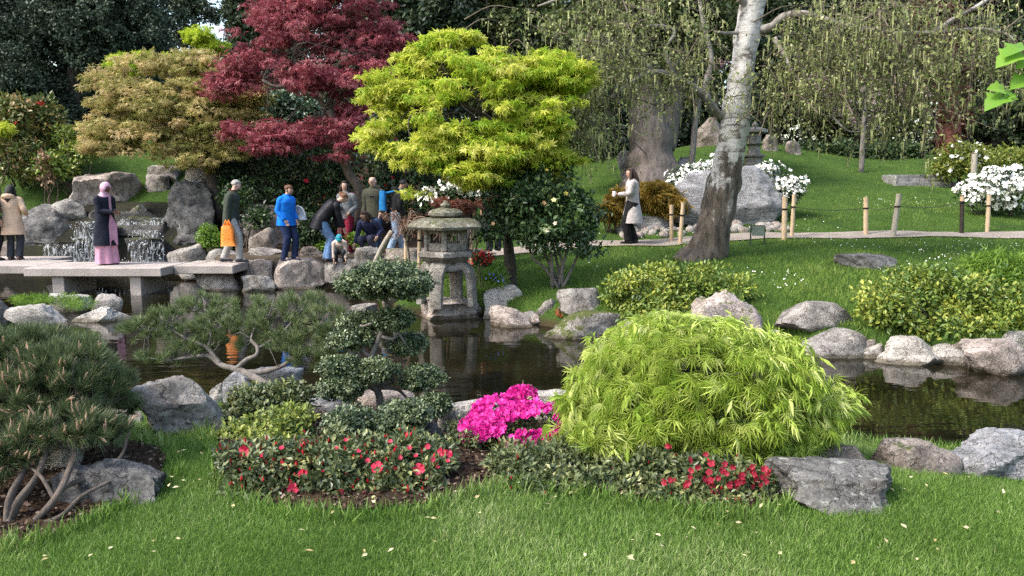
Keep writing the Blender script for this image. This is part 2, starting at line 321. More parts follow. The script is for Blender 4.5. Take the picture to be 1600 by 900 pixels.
# leaf and blade templates: (vertices x along, y across, z up; faces)
def T(v, *f): return np.array(v, float), [np.array(q) for q in f]
BLADE = T([(0, -.03, 0), (0, .03, 0), (.55, .026, .02), (.55, -.026, .02), (1, 0, -.16)], [[0, 1, 2, 3]], [[3, 2, 4]])
SPIKE = T([(0, -.07, 0), (0, .07, 0), (1, 0, 0)], [[0, 1, 2]])
OVAL = T([(0, 0, 0), (.45, .26, .06), (1, 0, -.06), (.45, -.26, .06), (.5, 0, -.03)], [[0, 4, 1], [1, 4, 2], [2, 4, 3], [3, 4, 0]])
OVAL2 = T([(0, 0, 0), (.5, .3, .05), (1, 0, 0), (.5, -.3, .05)], [[0, 2, 1], [0, 3, 2]])
def _star(angs, lens, wd, droop):
    v = [(0, 0, 0)]; f = []
    for a, ln in zip(angs, lens):
        ca, sa = math.cos(a), math.sin(a); k = len(v); h = ln * .45
        v += [(h * ca - wd * sa, h * sa + wd * ca, .02), (ln * ca, ln * sa, -droop * ln), (h * ca + wd * sa, h * sa - wd * ca, .02)]; f += [[0, k + 1, k], [0, k + 2, k + 1]]
    return T(v, f)
PALM = _star([-1.75, -.85, 0, .85, 1.75], [.55, .85, 1, .85, .55], .12, .18)
LACE = _star([-1.4, -.95, -.47, 0, .47, .95, 1.4], [.66, .86, 1, 1.06, 1, .86, .66], .017, .25)
PETAL = _star([0, 1.257, 2.513, 3.77, 5.027], [.5] * 5, .22, -.25)
def _cluster(k, seed, ln=.42):
    r = np.random.default_rng(seed); V = []; F = []
    for i in range(k):
        c = r.normal(size=3) * (.30, .34, .22); d = r.normal(size=3) + (0.2, 0, .1); d /= np.linalg.norm(d); s = np.cross(d, r.normal(size=3)); s /= np.linalg.norm(s)
        b0 = len(V); V += [c, c + d * ln * .5 + s * ln * .25, c + d * ln, c + d * ln * .5 - s * ln * .25]; F += [[b0, b0 + 1, b0 + 2], [b0, b0 + 2, b0 + 3]]
    return T(V, F)
CLUST = _cluster(9, 1); CLUST2 = _cluster(14, 2, .26)
def grass(name, N, d0, d1, half, ok, tpl, ln, mat, seed, wscale=1.0, lean=.45, xr=None):
    r = np.random.default_rng(seed); d = d0 * np.exp(r.random(N) * math.log(d1 / d0)); x = (r.random(N) * 2 - 1) * half * d if xr is None else r.uniform(*xr, N) * d
    k = ok(x, d); x = x[k]; d = d[k]; z = H(x, d) - .004; N = len(x)
    dr = np.stack([r.normal(size=N) * lean, r.normal(size=N) * lean, np.ones(N)], 1); nr = np.stack([r.normal(size=N), r.normal(size=N), np.zeros(N)], 1)
    patch = n2(x, d, 1.3, 3, 4.0); s = r.uniform(*ln, N) * (1 + .35 * patch)
    mb = MB(); mb.inst(tpl, np.stack([x, d, z], 1), dr, nr, s, np.clip(.45 + .55 * patch + r.normal(size=N) * .22, 0, 1)); return link(name, mb.mesh(name, None, False, (mat,)), kind='stuff')
M_GRASS = leafmat('grass_blade', [(.07, .145, .022), (.12, .215, .036), (.185, .295, .06), (.36, .41, .18)], .35, .5, .25, .12)
M_FGRASS = leafmat('far_grass', [(.06, .115, .017), (.095, .17, .026), (.14, .225, .036), (.22, .27, .075)], .3, .6, .15, .12)
_yn = lambda x: np.interp(x, _NX, _NY); _yf = lambda x: np.interp(x, _FX, _FY)
inb = lambda x, y: inpoly(x, y, BED) | inpoly(x, y, BED2)
grass('lawn_grass', 250000, 2.85, 7.4, .74, lambda x, y: (y < _yn(x) - .12) & ~inb(x, y), BLADE, (.028, .055), M_GRASS, 11)
def _edge(x, y):
    i = inb(x, y); j = inb(x + .10, y) | inb(x - .10, y) | inb(x, y + .12) | inb(x, y - .10); q = (y < _yn(x) - .05) & (y > _yn(x) - .5)
    return (~i & j & (y < _yn(x) - .1)) | (q & ~i & ((x > 1.7) | (x < -1.9)))
grass('long_edge_grass', 90000, 3.0, 7.4, .74, _edge, BLADE, (.055, .12), M_GRASS, 12, lean=.35)
def _far(x, y):
    mid = (x > -8.4) & (x < -1.7) & (y > 15.2); wf = (x > -12.2) & (x < -7.3) & (y < 20.0); return (y > _yf(x) + .10) & ~PATHT(x, y) & ~mid & ~wf & (y < 31)
grass('far_lawn_grass', 230000, 8.6, 31, .74, _far, SPIKE, (.05, .10), M_FGRASS, 13, lean=.5)
M_DAISY = plain('daisy_petal', (.75, .74, .68), .6, .2, .05, 5, 0)
def _dais(x, y): return (y > _yf(x) + .6) & ~PATHT(x, y) & (x > 1.5) & (n2(x, y, .7, 3, 9.) > .05) & (y < 22)
r = np.random.default_rng(5); d = 9 * np.exp(r.random(9000) * math.log(22 / 9)); x = r.uniform(.1, .72, 9000) * d; k = _dais(x, d); x, d = x[k][:520], d[k][:520]
mb = MB(); N = len(x); mb.inst(PETAL, np.stack([x, d, H(x, d) + .06], 1), r.normal(size=(N, 3)), np.array([[0, -.3, 1.]]) + r.normal(size=(N, 3)) * .2, r.uniform(.018, .034, N), r.random(N)); link('lawn_daisies', mb.mesh('lawn_daisies', None, False, (M_DAISY,)), kind='stuff')
M_FALLEN = leafmat('fallen_leaf', [(.50, .42, .22), (.60, .54, .34), (.35, .25, .10), (.55, .50, .25)], .1)
x = r.uniform(-2.6, 2.7, 120); d = r.uniform(3.0, 4.3, 120); k = ~inb(x, d); x, d = x[k], d[k]; N = len(x)
mb = MB(); mb.inst(OVAL, np.stack([x, d, H(x, d) + r.uniform(.035, .06, N)], 1), r.normal(size=(N, 3)) * (1, 1, .25), np.array([[0, -.2, 1.]]) + r.normal(size=(N, 3)) * .25, r.uniform(.018, .042, N), r.random(N)); link('fallen_leaves', mb.mesh('fallen_leaves', None, False, (M_FALLEN,)), kind='stuff')
M_CHIP = leafmat('mulch_chip', [(.02, .013, .009), (.05, .03, .02), (.10, .065, .045), (.24, .19, .15)], 0, .9, .1)
x = r.uniform(-4, 2.4, 42000); d = r.uniform(3.2, 6.6, 42000); k = inb(x, d); x, d = x[k], d[k]; N = len(x)
mb = MB(); mb.inst(OVAL2, np.stack([x, d, H(x, d) + .02 + r.random(N) * .012], 1), r.normal(size=(N, 3)) * (1, 1, .4), np.array([[0, 0, 1.]]) + r.normal(size=(N, 3)) * .5, r.uniform(.012, .038, N), np.clip(r.random(N) ** 1.6, 0, 1)); link('bark_mulch', mb.mesh('bark_mulch', None, False, (M_CHIP,)), kind='stuff')
# ------------------------------------------------------------------ rocks
import bmesh
def _ico(s):
    bm = bmesh.new(); bmesh.ops.create_icosphere(bm, subdivisions=s, radius=1); bm.verts.ensure_lookup_table()
    v = np.array([q.co[:] for q in bm.verts]); f = np.array([[q.index for q in p.verts] for p in bm.faces]); bm.free(); return v, f
ICO = {s: _ico(s) for s in (2, 3, 4, 5)}
def rockshape(seed, sub=4, cuts=11, flat=0.0, skew=0.0, wedge=0.0, blocky=.5, rough=.14, strata=0.0):
    r = np.random.default_rng(seed); v, f = ICO[sub]; v = v.copy(); s = r.random(3) * 40
    v = np.sign(v) * np.abs(v) ** (1 - .35 * blocky)
    for i in range(cuts):
        nn = r.normal(size=3) * (1, 1, .8); nn /= np.linalg.norm(nn); dd = r.uniform(.52, .84); dt = v @ nn; k = dt > dd; v[k] *= (dd / dt[k])[:, None]
    lowr = np.clip(-v[:, 2], 0, .95); v[:, :2] *= (1 / np.sqrt(1 - .9 * lowr ** 2) * (1 + .08 * lowr))[:, None] ** .9
    if flat: k = v[:, 2] > flat; v[k, 2] = flat + (v[k, 2] - flat) * .12
    nrm = v / np.linalg.norm(v, axis=1)[:, None]
    v = v + nrm * (rough * fbm(v * 1.7 + s, 3) + rough * .55 * np.abs(fbm(v * 4.1 + s, 3)) * -1 + rough * .3 * fbm(v * 9 + s, 2))[:, None]
    if strata: q = v[:, 2] * 7 + fbm(v * 1.2 + s, 2) * 2; v[:, :2] *= (1 + strata * (np.abs((q % 1) - .5) - .25))[:, None]
    v[:, 2] += wedge * v[:, 0]; v[:, 0] += skew * v[:, 2]
    lo, hi = v.min(0), v.max(0); return (v - (lo + hi) / 2) / ((hi - lo) / 2), f
def rock_at(name, label, cat, x0, y0, x1, y1, mat, seed, dep=.8, water=False, d=None, sink=.10, group=None, sub=4, sharp=38, rot=0, ft=None, **kw):
    cx = (x0 + x1) / 2
    if d is None: q = G(cx, y1, water); df = q[1]; zb = max(q[2], 0) if water else q[2]
    else:
        if d > 17.9 and cx < 400: q = G(cx, y1); d = q[1] if abs(q[1] - d) < 3.5 else d   # rocks on the slope rest on it
        df = d; zb = P(cx, y1, d)[2]; zb = min(zb, max(gz(P(cx, y1, d)[0], d), zb - .3))
    wd = M(x1 - x0, df); dp = wd * dep; dc = df + dp * .42; wd = M(x1 - x0, dc); c = P(cx, y1, dc); zt = P(cx, y0, dc)[2]
    if ft:                        # ft: pixel row of the front top edge of a flat slab
        zt = P(cx, ft, df + .06)[2]; ry = ray(cx, y0); db = ry[1] * (zt - EYE[2]) / ry[2]; dp = max(db - df, .2); dc = df + dp * .5; wd = M(x1 - x0, df + dp * .25); c = P(cx, y1, dc)
    zb = zb - sink - .05 * wd; h = max(zt - zb, .05)
    v, f = rockshape(seed, sub, **kw); v = v * np.array([wd / 2 * 1.03, dp / 2, h / 2])
    if rot: ca, sa = math.cos(rot), math.sin(rot); v[:, :2] = v[:, :2] @ np.array([[ca, sa], [-sa, ca]])
    loc = (c[0], dc, zb); mb = MB(); mb.add(v + np.array([c[0], dc, zb + h / 2]), f)
    return solo(name, mb, mat, label, cat, loc, group, True, sharp)
GREY = rockmat('rock_grey', (.21, .19, .172), (.31, .285, .26), (.095, .086, .078), 0)
PINK = rockmat('rock_pinkish', (.29, .24, .21), (.39, .325, .285), (.13, .11, .095), 0)
DARK = rockmat('rock_dark', (.085, .082, .08), (.14, .133, .128), (.035, .034, .033), 0, lichen=.12, pale=(.24, .23, .22))
PALE = rockmat('rock_pale', (.36, .33, .295), (.46, .42, .375), (.19, .17, .15), 0, strata=.5, pale=(.54, .51, .47))
SLATE = rockmat('rock_blue_grey', (.21, .208, .212), (.31, .305, .31), (.11, .107, .108), 0, strata=.6, lichen=.15)
MOSSY = rockmat('rock_mossy', (.24, .215, .19), (.33, .30, .26), (.12, .105, .09), .55)
PINKM = rockmat('rock_pinkish_moss', (.31, .26, .23), (.40, .335, .30), (.12, .10, .085), .22, pale=(.5, .45, .41))
BROWN = rockmat('rock_brown', (.20, .165, .14), (.28, .235, .20), (.10, .082, .07), .12)
WET = rockmat('rock_wet_dark', (.028, .026, .024), (.05, .047, .043), (.012, .011, .01), .25, rough=.3, lichen=0, pale=(.085, .08, .074))
LICH = rockmat('rock_lichen', (.125, .118, .11), (.19, .18, .165), (.06, .056, .052), 0, lichen=.6, sc=3.5)
_st = 'stones along the pond edge'
for i, a in enumerate([
  # near bank
  ('boulder', 'large two-toned boulder with a pale left face beside the twisted pine', 218, 588, 352, 680, GREY, dict(dep=.8, cuts=9, blocky=.2, skew=-.1, wedge=-.22, sub=5)),
  ('stone', 'pale rounded stone half hidden behind the large two-toned boulder', 316, 597, 362, 632, PALE, dict(dep=.8)),
  ('stone', 'upright blue-grey stone under the twisted pine trunk', 350, 580, 398, 640, SLATE, dict(dep=.7, blocky=.6)),
  ('stone', 'long dark grey slab lying behind the twisted pine trunk', 392, 574, 482, 625, SLATE, dict(dep=.5, flat=.6)),
  ('boulder', 'dark flat-topped boulder on mulch below the candle-tipped pine', 92, 708, 268, 796, DARK, dict(ft=736, flat=.5, cuts=12, sub=5, skew=-.15, blocky=.4, rough=.2)),
  ('stone', 'pale pinkish stone showing through the pine beside the water', 146, 628, 208, 664, PINK, dict(dep=.7)),
  ('stone', 'pale stone seen between the stems of the candle-tipped pine', 52, 690, 136, 738, PALE, dict(dep=.7)),
  ('stone', 'small pale stone at the water edge near the candle-tipped pine', 200, 640, 226, 662, PALE, dict(dep=.7, sub=3)),
  ('stone', 'low flat grey stone between the cloud-pruned tree and pale shrub', 474, 622, 566, 652, SLATE, dict(dep=.6, flat=.4)),
  ('stone', 'broad pale stone behind the stem of the cloud-pruned tree', 556, 610, 668, 660, PINK, dict(dep=.6, flat=.5)),
  ('stone', 'long pale slab at the water edge behind the magenta azalea', 672, 626, 800, 676, PALE, dict(dep=.4, flat=.5)),
  ('stone', 'pale slab between magenta azalea and lime cut-leaf maple', 796, 610, 905, 664, PALE, dict(dep=.5, flat=.5)),
  ('stone', 'small dark stone in shade beside the clipped round shrub', 640, 655, 704, 700, DARK, dict(dep=.8)),
  ('boulder', 'large flat-topped lichen-spotted boulder under the edge of the lime maple', 1196, 700, 1462, 812, LICH, dict(ft=750, flat=.45, cuts=12, blocky=.5, sub=5, skew=-.1, seed=923, rough=.2)),
  ('stone', 'narrow grey stone behind the lichen-spotted boulder', 1270, 694, 1372, 730, BROWN, dict(dep=.4, sub=3)),
  ('stone', 'low brown stone on the bank between two larger boulders', 1362, 690, 1500, 740, BROWN, dict(dep=.55, flat=.6)),
  ('boulder', 'large pale banded boulder at the water edge beside the lawn', 1466, 673, 1640, 748, SLATE, dict(dep=.8, cuts=9, sub=5, strata=.06)),
  ('stone', 'flat blue-grey slab leaning against the large pale banded boulder', 1515, 704, 1680, 752, SLATE, dict(dep=.4, flat=.4)),
  # far bank, right
  ('boulder', 'smooth rounded pale grey boulder standing in the water edge', 1238, 513, 1352, 560, GREY, dict(dep=.7, cuts=3, water=True, blocky=.7, rough=.05)),
  ('boulder', 'low humped pale boulder at the pond edge below the broad shrub', 1358, 524, 1494, 571, PALE, dict(dep=.5, water=True)),
  ('boulder', 'pinkish layered boulder at the pond edge near the photo edge', 1500, 528, 1606, 588, PINK, dict(dep=.7, water=True, strata=.08, wedge=-.15)),
  ('stone', 'grey stone wedged behind the pinkish layered boulder', 1555, 518, 1630, 552, GREY, dict(dep=.6)),
  ('stone', 'small dark stone between the rounded and humped boulders', 1344, 531, 1368, 556, DARK, dict(dep=.8, sub=3, water=True)),
  ('stone', 'small brown stone between humped and layered boulders', 1478, 533, 1512, 560, BROWN, dict(dep=.8, sub=3, water=True)),
  ('boulder', 'sharp-edged grey slab boulder on the grass with dark front face', 1212, 470, 1332, 518, GREY, dict(dep=.6, cuts=14, blocky=.3, wedge=-.12, rough=.05)),
  ('boulder', 'tall pinkish mossy boulder behind the lime cut-leaf maple', 1080, 452, 1216, 548, PINKM, dict(dep=.8, cuts=8, sub=5, blocky=.1, skew=-.22, wedge=-.12, d=9.6, rough=.18)),
  ('stone', 'flat dark stone lying in the middle of the far lawn', 1308, 397, 1396, 421, DARK, dict(dep=.8, flat=.5, sink=.05)),
  ('stone', 'flat pinkish stone just above the lime maple crown', 966, 497, 1066, 530, PINK, dict(dep=.6, water=True)),
  ('boulder', 'low brown stone overgrown with dry ivy at pond edge', 846, 486, 972, 530, MOSSY, dict(dep=.55, water=True)),
  ('boulder', 'angular blocky grey boulder beside the glossy camellia shrub', 870, 451, 946, 502, GREY, dict(dep=.7, cuts=13, blocky=.9, rough=.05)),
  ('stone', 'small grey block between camellia stems and angular boulder', 838, 467, 874, 488, GREY, dict(dep=.7, sub=3, blocky=.9)),
  ('stone', 'low rounded pinkish stone at water edge beside lantern plinth', 764, 478, 838, 512, PINK, dict(dep=.7, water=True)),
  ('boulder', 'pale cracked boulder directly beside the stone lantern plinth', 750, 445, 824, 498, PALE, dict(dep=.7, blocky=.6, water=True)),
  ('lantern_plinth', 'wide rough stone slab carrying the large stone lantern', 636, 466, 752, 501, PINK, dict(dep=.85, flat=.25, cuts=6, blocky=.9, water=True, seed=77, cat='stone slab')),
  ('stepping_stone', 'flat square stepping stone alone in the water', 540, 474, 594, 494, GREY, dict(dep=.8, flat=.2, blocky=1.0, water=True)),
  # far bank, left: the row of big stones people stand on
  ('boulder', 'leftmost boulder of the stone row, at the bridge end', 310, 408, 382, 455, PINK, dict(dep=.9, flat=.5, water=True)),
  ('stone', 'squared stone block at water level in the stone row', 377, 430, 432, 456, GREY, dict(dep=.6, flat=.4, blocky=1.0, water=True)),
  ('stone', 'flat-topped stone behind the squared block in the stone row', 380, 405, 440, 444, PINK, dict(dep=.7, flat=.3, d=16.0)),
  ('boulder', 'broadest boulder of the stone row, below the blue jacket', 432, 402, 512, 452, PINK, dict(dep=.9, flat=.5, blocky=.7, water=True)),
  ('boulder', 'boulder under the crouching toddler at the end of the stone row', 506, 402, 566, 450, GREY, dict(dep=.8, flat=.6, water=True)),
  ('stone', 'grey stone under the hand of the crouching woman', 554, 384, 598, 420, GREY, dict(dep=.7, flat=.5, d=15.9)),
  ('stone', 'broad flat brown paving stone beside the crouching woman', 596, 388, 672, 412, BROWN, dict(dep=.8, flat=.2, d=15.9)),
  ('stone', 'brown stone behind the boots of the man with backpack', 660, 386, 770, 404, BROWN, dict(dep=.5, flat=.3, d=16.0)),
  ('stone', 'low stone behind the feet of the blue jacket woman', 462, 384, 506, 404, BROWN, dict(dep=.7, d=16.6)),
  ('stone', 'dark stone between grey-haired man and blue jacket woman', 386, 386, 446, 412, GREY, dict(dep=.7, d=16.6)),
  ('stone', 'brown upright stone under the bank behind the grey-haired man', 388, 355, 434, 396, BROWN, dict(dep=.6, d=17.4)),
  ('boulder', 'long brown ledge of rock under the dark camellia bank', 376, 318, 448, 360, BROWN, dict(dep=.5, d=18.6, strata=.1, flat=.5)),
  # island
  ('stone', 'dark stone at the end of the mossy islet, cut by the photo edge', -24, 466, 20, 512, DARK, dict(dep=.9, water=True)),
  ('stone', 'long pale stone in front of the mossy islet', 12, 474, 112, 511, PALE, dict(dep=.4, water=True)),
  ('stone', 'layered grey stone at the tip of the mossy islet', 108, 478, 202, 504, PALE, dict(dep=.5, water=True, strata=.1)),
  ('stone', 'sloping grey stone at the back of the islet tip', 130, 458, 196, 492, GREY, dict(dep=.6, d=12.0, wedge=.2)),
  ('stone', 'thin pale flat stone along the back of the islet', 78, 458, 140, 474, PALE, dict(dep=.6, d=12.6, sub=3)),
  # waterfall
  ('boulder', 'large pinkish boulder on the grassy slope above the waterfall', 102, 268, 216, 334, PINK, dict(dep=.7, d=20.2, flat=.6, blocky=.6, sub=5)),
  ('boulder', 'long dark weathered boulder beside the cascade, behind the beige coat', 28, 318, 128, 380, DARK, dict(dep=.8, d=18.5, blocky=.7, sub=5, strata=.05)),
  ('boulder', 'dark grey stone on top of the long weathered boulder', 78, 310, 142, 352, GREY, dict(dep=.8, d=19.0)),
  ('stone', 'small mossy stone dividing the two cascades', 199, 318, 236, 348, MOSSY, dict(dep=.8, d=18.6)),
  ('boulder', 'tall dark upright boulder between waterfall and grey-haired man', 246, 280, 346, 382, DARK, dict(dep=.7, d=18.0, blocky=.3, cuts=18, wedge=.12, sub=5, rough=.24)),
  ('stone', 'upper flat ledge stone under the small top fall', 222, 258, 292, 286, GREY, dict(dep=.7, d=20.4, flat=.3)),
  ('stone', 'lower ledge stone beside the tall dark upright boulder', 224, 272, 268, 300, GREY, dict(dep=.7, d=19.8, flat=.4)),
  ('boulder', 'rounded grey stone at the bridge behind the waterfall pool', 260, 379, 328, 411, GREY, dict(dep=.7, d=17.2, cuts=5)),
  ('stone', 'low stone partly behind the orange bag', 322, 388, 386, 412, GREY, dict(dep=.6, d=17.0)),
  ('stone', 'grey stone at the foot of the slope behind the beige coat', -6, 372, 52, 412, BROWN, dict(dep=.7, d=18.2)),
  ('boulder', 'sloping slab carrying the small top fall', 286, 250, 346, 300, GREY, dict(dep=.5, d=20.2, wedge=-.4, cuts=12)),
  ('stone', 'dark stone behind the pink headscarf at the top of the cascade', 134, 318, 180, 352, DARK, dict(dep=.7, d=19.2)),
  # far right
  ('boulder', 'huge blue-grey boulder behind the birch trunk', 1040, 258, 1232, 384, SLATE, dict(dep=.55, d=18.6, cuts=10, sub=5, blocky=.6, strata=.05)),
  ('boulder', 'grey layered rock beside the woman in the pale trench coat', 990, 334, 1064, 384, SLATE, dict(dep=.6, d=18.4, strata=.14, flat=.6)),
  ('stone', 'pale stone behind the trench coat at the path edge', 960, 350, 1004, 386, GREY, dict(dep=.7, d=18.2)),
  ('boulder', 'pointed brown boulder on the hill between two trunks', 1082, 184, 1132, 232, BROWN, dict(dep=.7, d=30, cuts=9)),
  ('boulder', 'rounded boulder on the hill just beside the distant lantern', 1188, 210, 1214, 234, BROWN, dict(dep=.8, d=29, sub=3)),
  ('boulder', 'small pointed boulder on the hill in front of the hedge', 1226, 220, 1250, 242, BROWN, dict(dep=.8, d=29, sub=3)),
  ('boulder', 'grey rock at the foot of the massive old trunk', 964, 234, 990, 262, GREY, dict(dep=.8, d=25, sub=3)),
  ('stone', 'grey stone at the foot of the thin tree on the hill', 1058, 244, 1096, 268, GREY, dict(dep=.8, d=24, sub=3)),
]):
    nm, lab, x0, y0, x1, y1, mt, kw = a; kw = dict(kw); sd_ = kw.pop('seed', 100 + i * 7); ct = kw.pop('cat', 'rock')
    rock_at(nm, lab, ct, x0, y0, x1, y1, mt, sd_, group=kw.pop('group', None), **kw)
r = np.random.default_rng(71)
for i, px in enumerate((590, 612, 738, 826, 838, 946, 1040, 1066, 1216, 1228, 1352, 1372, 1428, 1484, 1496, 1612)):   # small stones packed into the gaps of the far edge
    q = Z(px, 500, 0); xw = q[0]
    for _ in range(6): yw = float(np.interp(xw, _FX, _FY)) + .08; xw = (px - 800) / FPX * yw
    s = r.uniform(.12, .26); v, f = rockshape(700 + i, 3, cuts=9, rough=.16); mb = MB(); mb.add(v * (s, s * .8, s * .7) + np.array([xw, yw, .05]), f)
    solo('edge_stone', mb, (GREY, PINK, PALE)[i % 3], 'small rough stone packed into a gap between the boulders of the far pond edge', 'rock', (xw, yw, 0), 'small stones filling the far pond edge', True, 38)
# cobbles along the path under the huge boulder
cob = [MB().add(rockshape(900 + i, 2, cuts=3, rough=.04)[0] * (.5, .42, .36), ICO[2][1]).mesh('cobble', None, True, (PINK if i % 2 else PALE,)) for i in range(6)]
r = np.random.default_rng(44)
for i in range(58):
    px = r.uniform(968, 1228) if i > 12 else r.uniform(1136, 1215); d = r.uniform(17.75, 18.5); x = (px - 800) / FPX * d; s = r.uniform(.16, .32)
    o = link('cobble', cob[i % 6], None, None, 'rounded pale cobble lying between the path and the huge blue-grey boulder', 'cobble', 'cobbles beside the path', (x, d, gz(x, d) + s * .12)); o.scale = (s, s, s); o.rotation_euler = (0, 0, r.random() * 6)
# ------------------------------------------------------------------ plants
def blobs(bl):                    # pixel ellipses at a distance -> world ellipsoids (centre, radii)
    out = []
    for bb in bl:
        px, py, d, rx, ry = bb[:5]; c = P(px, py, d); rd = bb[5] if len(bb) > 5 else M(rx, d) * .8
        out.append((*c, M(rx, d), rd, M(ry, d)))
    return np.array(out)
def clumps(bl, n, cr, fl=.5, seed=0, shell=.5):
    r = np.random.default_rng(seed); vol = (bl[:, 3] * bl[:, 5]) ** 1.0 * 1.0; w_ = vol / vol.sum(); k = r.choice(len(bl), n, p=w_); u = r.normal(size=(n, 3)); u /= np.linalg.norm(u, axis=1)[:, None]
    rr = (shell + (1 - shell) * r.random(n)) * r.random(n) ** .22; c = bl[k, :3] + u * rr[:, None] * bl[k, 3:]
    s = cr * r.uniform(.65, 1.35, n); return np.column_stack([c, s, s, s * fl])
def leaves(mb, cl, per, tpl, size, seed=0, up=.6, out=.6, droop=.2, jit=.6, shell=.45, gmin=True, tint=.35, ddir=None):
    r = np.random.default_rng(seed + 50); c = np.repeat(cl, per, 0); N = len(c); u = r.normal(size=(N, 3)); u /= np.linalg.norm(u, axis=1)[:, None]
    rr = (shell + (1 - shell) * r.random(N)) ; p = c[:, :3] + u * rr[:, None] * c[:, 3:]
    o = u / c[:, 3:]; o /= np.linalg.norm(o, axis=1)[:, None]
    d = o * .8 + r.normal(size=(N, 3)) * jit - np.array([0, 0, droop * 2]); nn = np.array([0, 0, up]) + o * out + r.normal(size=(N, 3)) * .35
    if ddir is not None: d = d + ddir
    ct = np.repeat(r.normal(size=len(cl)) * tint * .5, per); rn = np.clip(.5 + ct + r.normal(size=N) * tint * .5, 0, 1); s = r.uniform(size[0], size[1], N)
    if gmin: k = p[:, 2] > H(p[:, 0], p[:, 1]) + .01; p, d, nn, rn, s = p[k], d[k], nn[k], rn[k], s[k]
    mb.inst(tpl, p, d, nn, s, rn); return mb
def limb(mb, a, b, r0, r1, seed=0, wob=.08, n=7):
    r = np.random.default_rng(seed); a, b = np.array(a, float), np.array(b, float); L = np.linalg.norm(b - a)
    m1 = a * .67 + b * .33 + r.normal(size=3) * L * wob; m2 = a * .33 + b * .67 + r.normal(size=3) * L * wob; mb.tube([a, m1, m2, b], [r0, r0 * .7 + r1 * .3, r0 * .35 + r1 * .65, r1], n, 3, .12); return m2
BARK = barkmat('bark_brown', (.045, .033, .025), (.13, .10, .08))
BARKD = barkmat('bark_dark', (.025, .02, .016), (.07, .055, .045))
BARKG = barkmat('bark_grey', (.09, .08, .07), (.21, .185, .165))
TWIG = plain('twig', (.14, .105, .08), .9, .1, .3, 20, 0)
def branches(tr, fork, cl, n, r0, r1, seed, wob=.08):
    r = np.random.default_rng(seed); idx = r.choice(len(cl), min(n, len(cl)), replace=False)
    for i in idx: limb(tr, fork[r.integers(len(fork))], cl[i, :3], r0 * r.uniform(.6, 1), r1, seed + int(i), wob, 6)
# --- golden maple
GOLD = leafmat('golden_maple_leaf', [(.24, .38, .03), (.42, .52, .045), (.58, .60, .09), (.66, .64, .17)], .45, .5, .25, .1)
b3 = P(800, 446, 12.9); t = thing('maple_tree', 'golden yellow-green maple tree over the stone lantern', 'tree', (b3[0], 12.9, gz(b3[0], 12.9)))
bl = blobs([(700, 75, 13, 55, 36), (660, 105, 13, 50, 40), (780, 110, 12.6, 95, 50), (860, 125, 13, 72, 50), (620, 150, 12.8, 68, 38), (720, 165, 12.3, 110, 55), (830, 190, 12.5, 95, 55), (610, 215, 12.6, 62, 42), (680, 240, 12.2, 85, 42), (780, 240, 12.3, 100, 48), (860, 245, 12.8, 62, 40), (740, 275, 12.2, 80, 28), (660, 280, 12.2, 40, 24), (640, 297, 12.2, 24, 15), (860, 60 + 45, 13.2, 52, 38), (900, 130, 13, 30, 30), (730, 60, 13.2, 35, 20)])
cl = clumps(bl, 760, .24, .20, 1, .3); cl = cl[n2(cl[:, 0] * 1.0, cl[:, 2] * 1.8, 1.5, 2, 7.) > -.17]; mb = MB(); leaves(mb, cl, 34, PALM, (.075, .14), 2, up=.55, out=.8, droop=.26, tint=.45)
part('crown', mb, t, GOLD, kind='stuff')
tr = MB(); f1 = P(792, 300, 12.8); f2 = P(770, 215, 12.7); tr.tube([b3 - (0, 0, .1), P(796, 400, 12.9), P(790, 340, 12.9), f1], [.12, .095, .085, .075], 9, 4, .15)
for q in ((f1, P(835, 200, 12.8)), (f1, f2), (f2, P(700, 130, 12.7)), (f2, P(790, 120, 12.8)), (f1, P(680, 240, 12.5)), (f2, P(650, 170, 12.7))): limb(tr, q[0], q[1], .055, .022, int(q[1][0] * 50) + 900)
branches(tr, [f2, P(835, 200, 12.8), P(700, 130, 12.7), P(790, 120, 12.8), P(680, 240, 12.5), P(650, 170, 12.7)], cl, 60, .02, .005, 3); part('trunk', tr, t, BARKD, True)
# --- crimson maple
CRIM = leafmat('crimson_maple_leaf', [(.14, .026, .038), (.26, .05, .07), (.38, .095, .115), (.48, .19, .20)], .3, .5, .3, .15)
bx = P(556, 345, 18.6); t = thing('maple_tree', 'deep crimson-leaved maple tree with bare forked limbs', 'tree', (bx[0], 18.6, gz(bx[0], 18.6)))
bl = blobs([(490, 10, 19, 110, 45), (440, 70, 18.5, 85, 50), (560, 55, 19, 85, 55), (380, 115, 18.5, 58, 42), (500, 120, 18.2, 100, 36), (590, 120, 18.6, 65, 45), (620, 80, 19, 45, 40), (430, 20, 19, 60, 30), (350, 135, 18.5, 35, 25), (470, 195, 18.3, 50, 16), (545, 172, 18.8, 60, 14), (420, 208, 18.2, 70, 22), (360, 200, 18.2, 30, 18), (490, 215, 18, 60, 20), (540, 200, 18, 50, 25), (420, 232, 18, 50, 12), (530, 245, 18, 50, 9), (560, 225, 18, 36, 18), (555, -30, 19, 90, 30), (620, 150, 18.6, 40, 30)])
cl = clumps(bl, 620, .34, .26, 4, .3); cl = cl[n2(cl[:, 0], cl[:, 2] * 1.8, 1.0, 2, 2.) > -.55]; mb = MB(); leaves(mb, cl, 42, PALM, (.07, .13), 5, up=.8, out=.5, droop=.2, tint=.5)
part('crown', mb, t, CRIM, kind='stuff')
tr = MB(); fk = P(515, 172, 18.5); f0 = P(530, 230, 18.5)
tr.tube([bx - (0, 0, .1), P(562, 300, 18.5), P(545, 270, 18.5), P(533, 235, 18.4), P(528, 205, 18.4), P(515, 172, 18.4)], [.15, .13, .115, .10, .10, .10], 9, 4, .15)
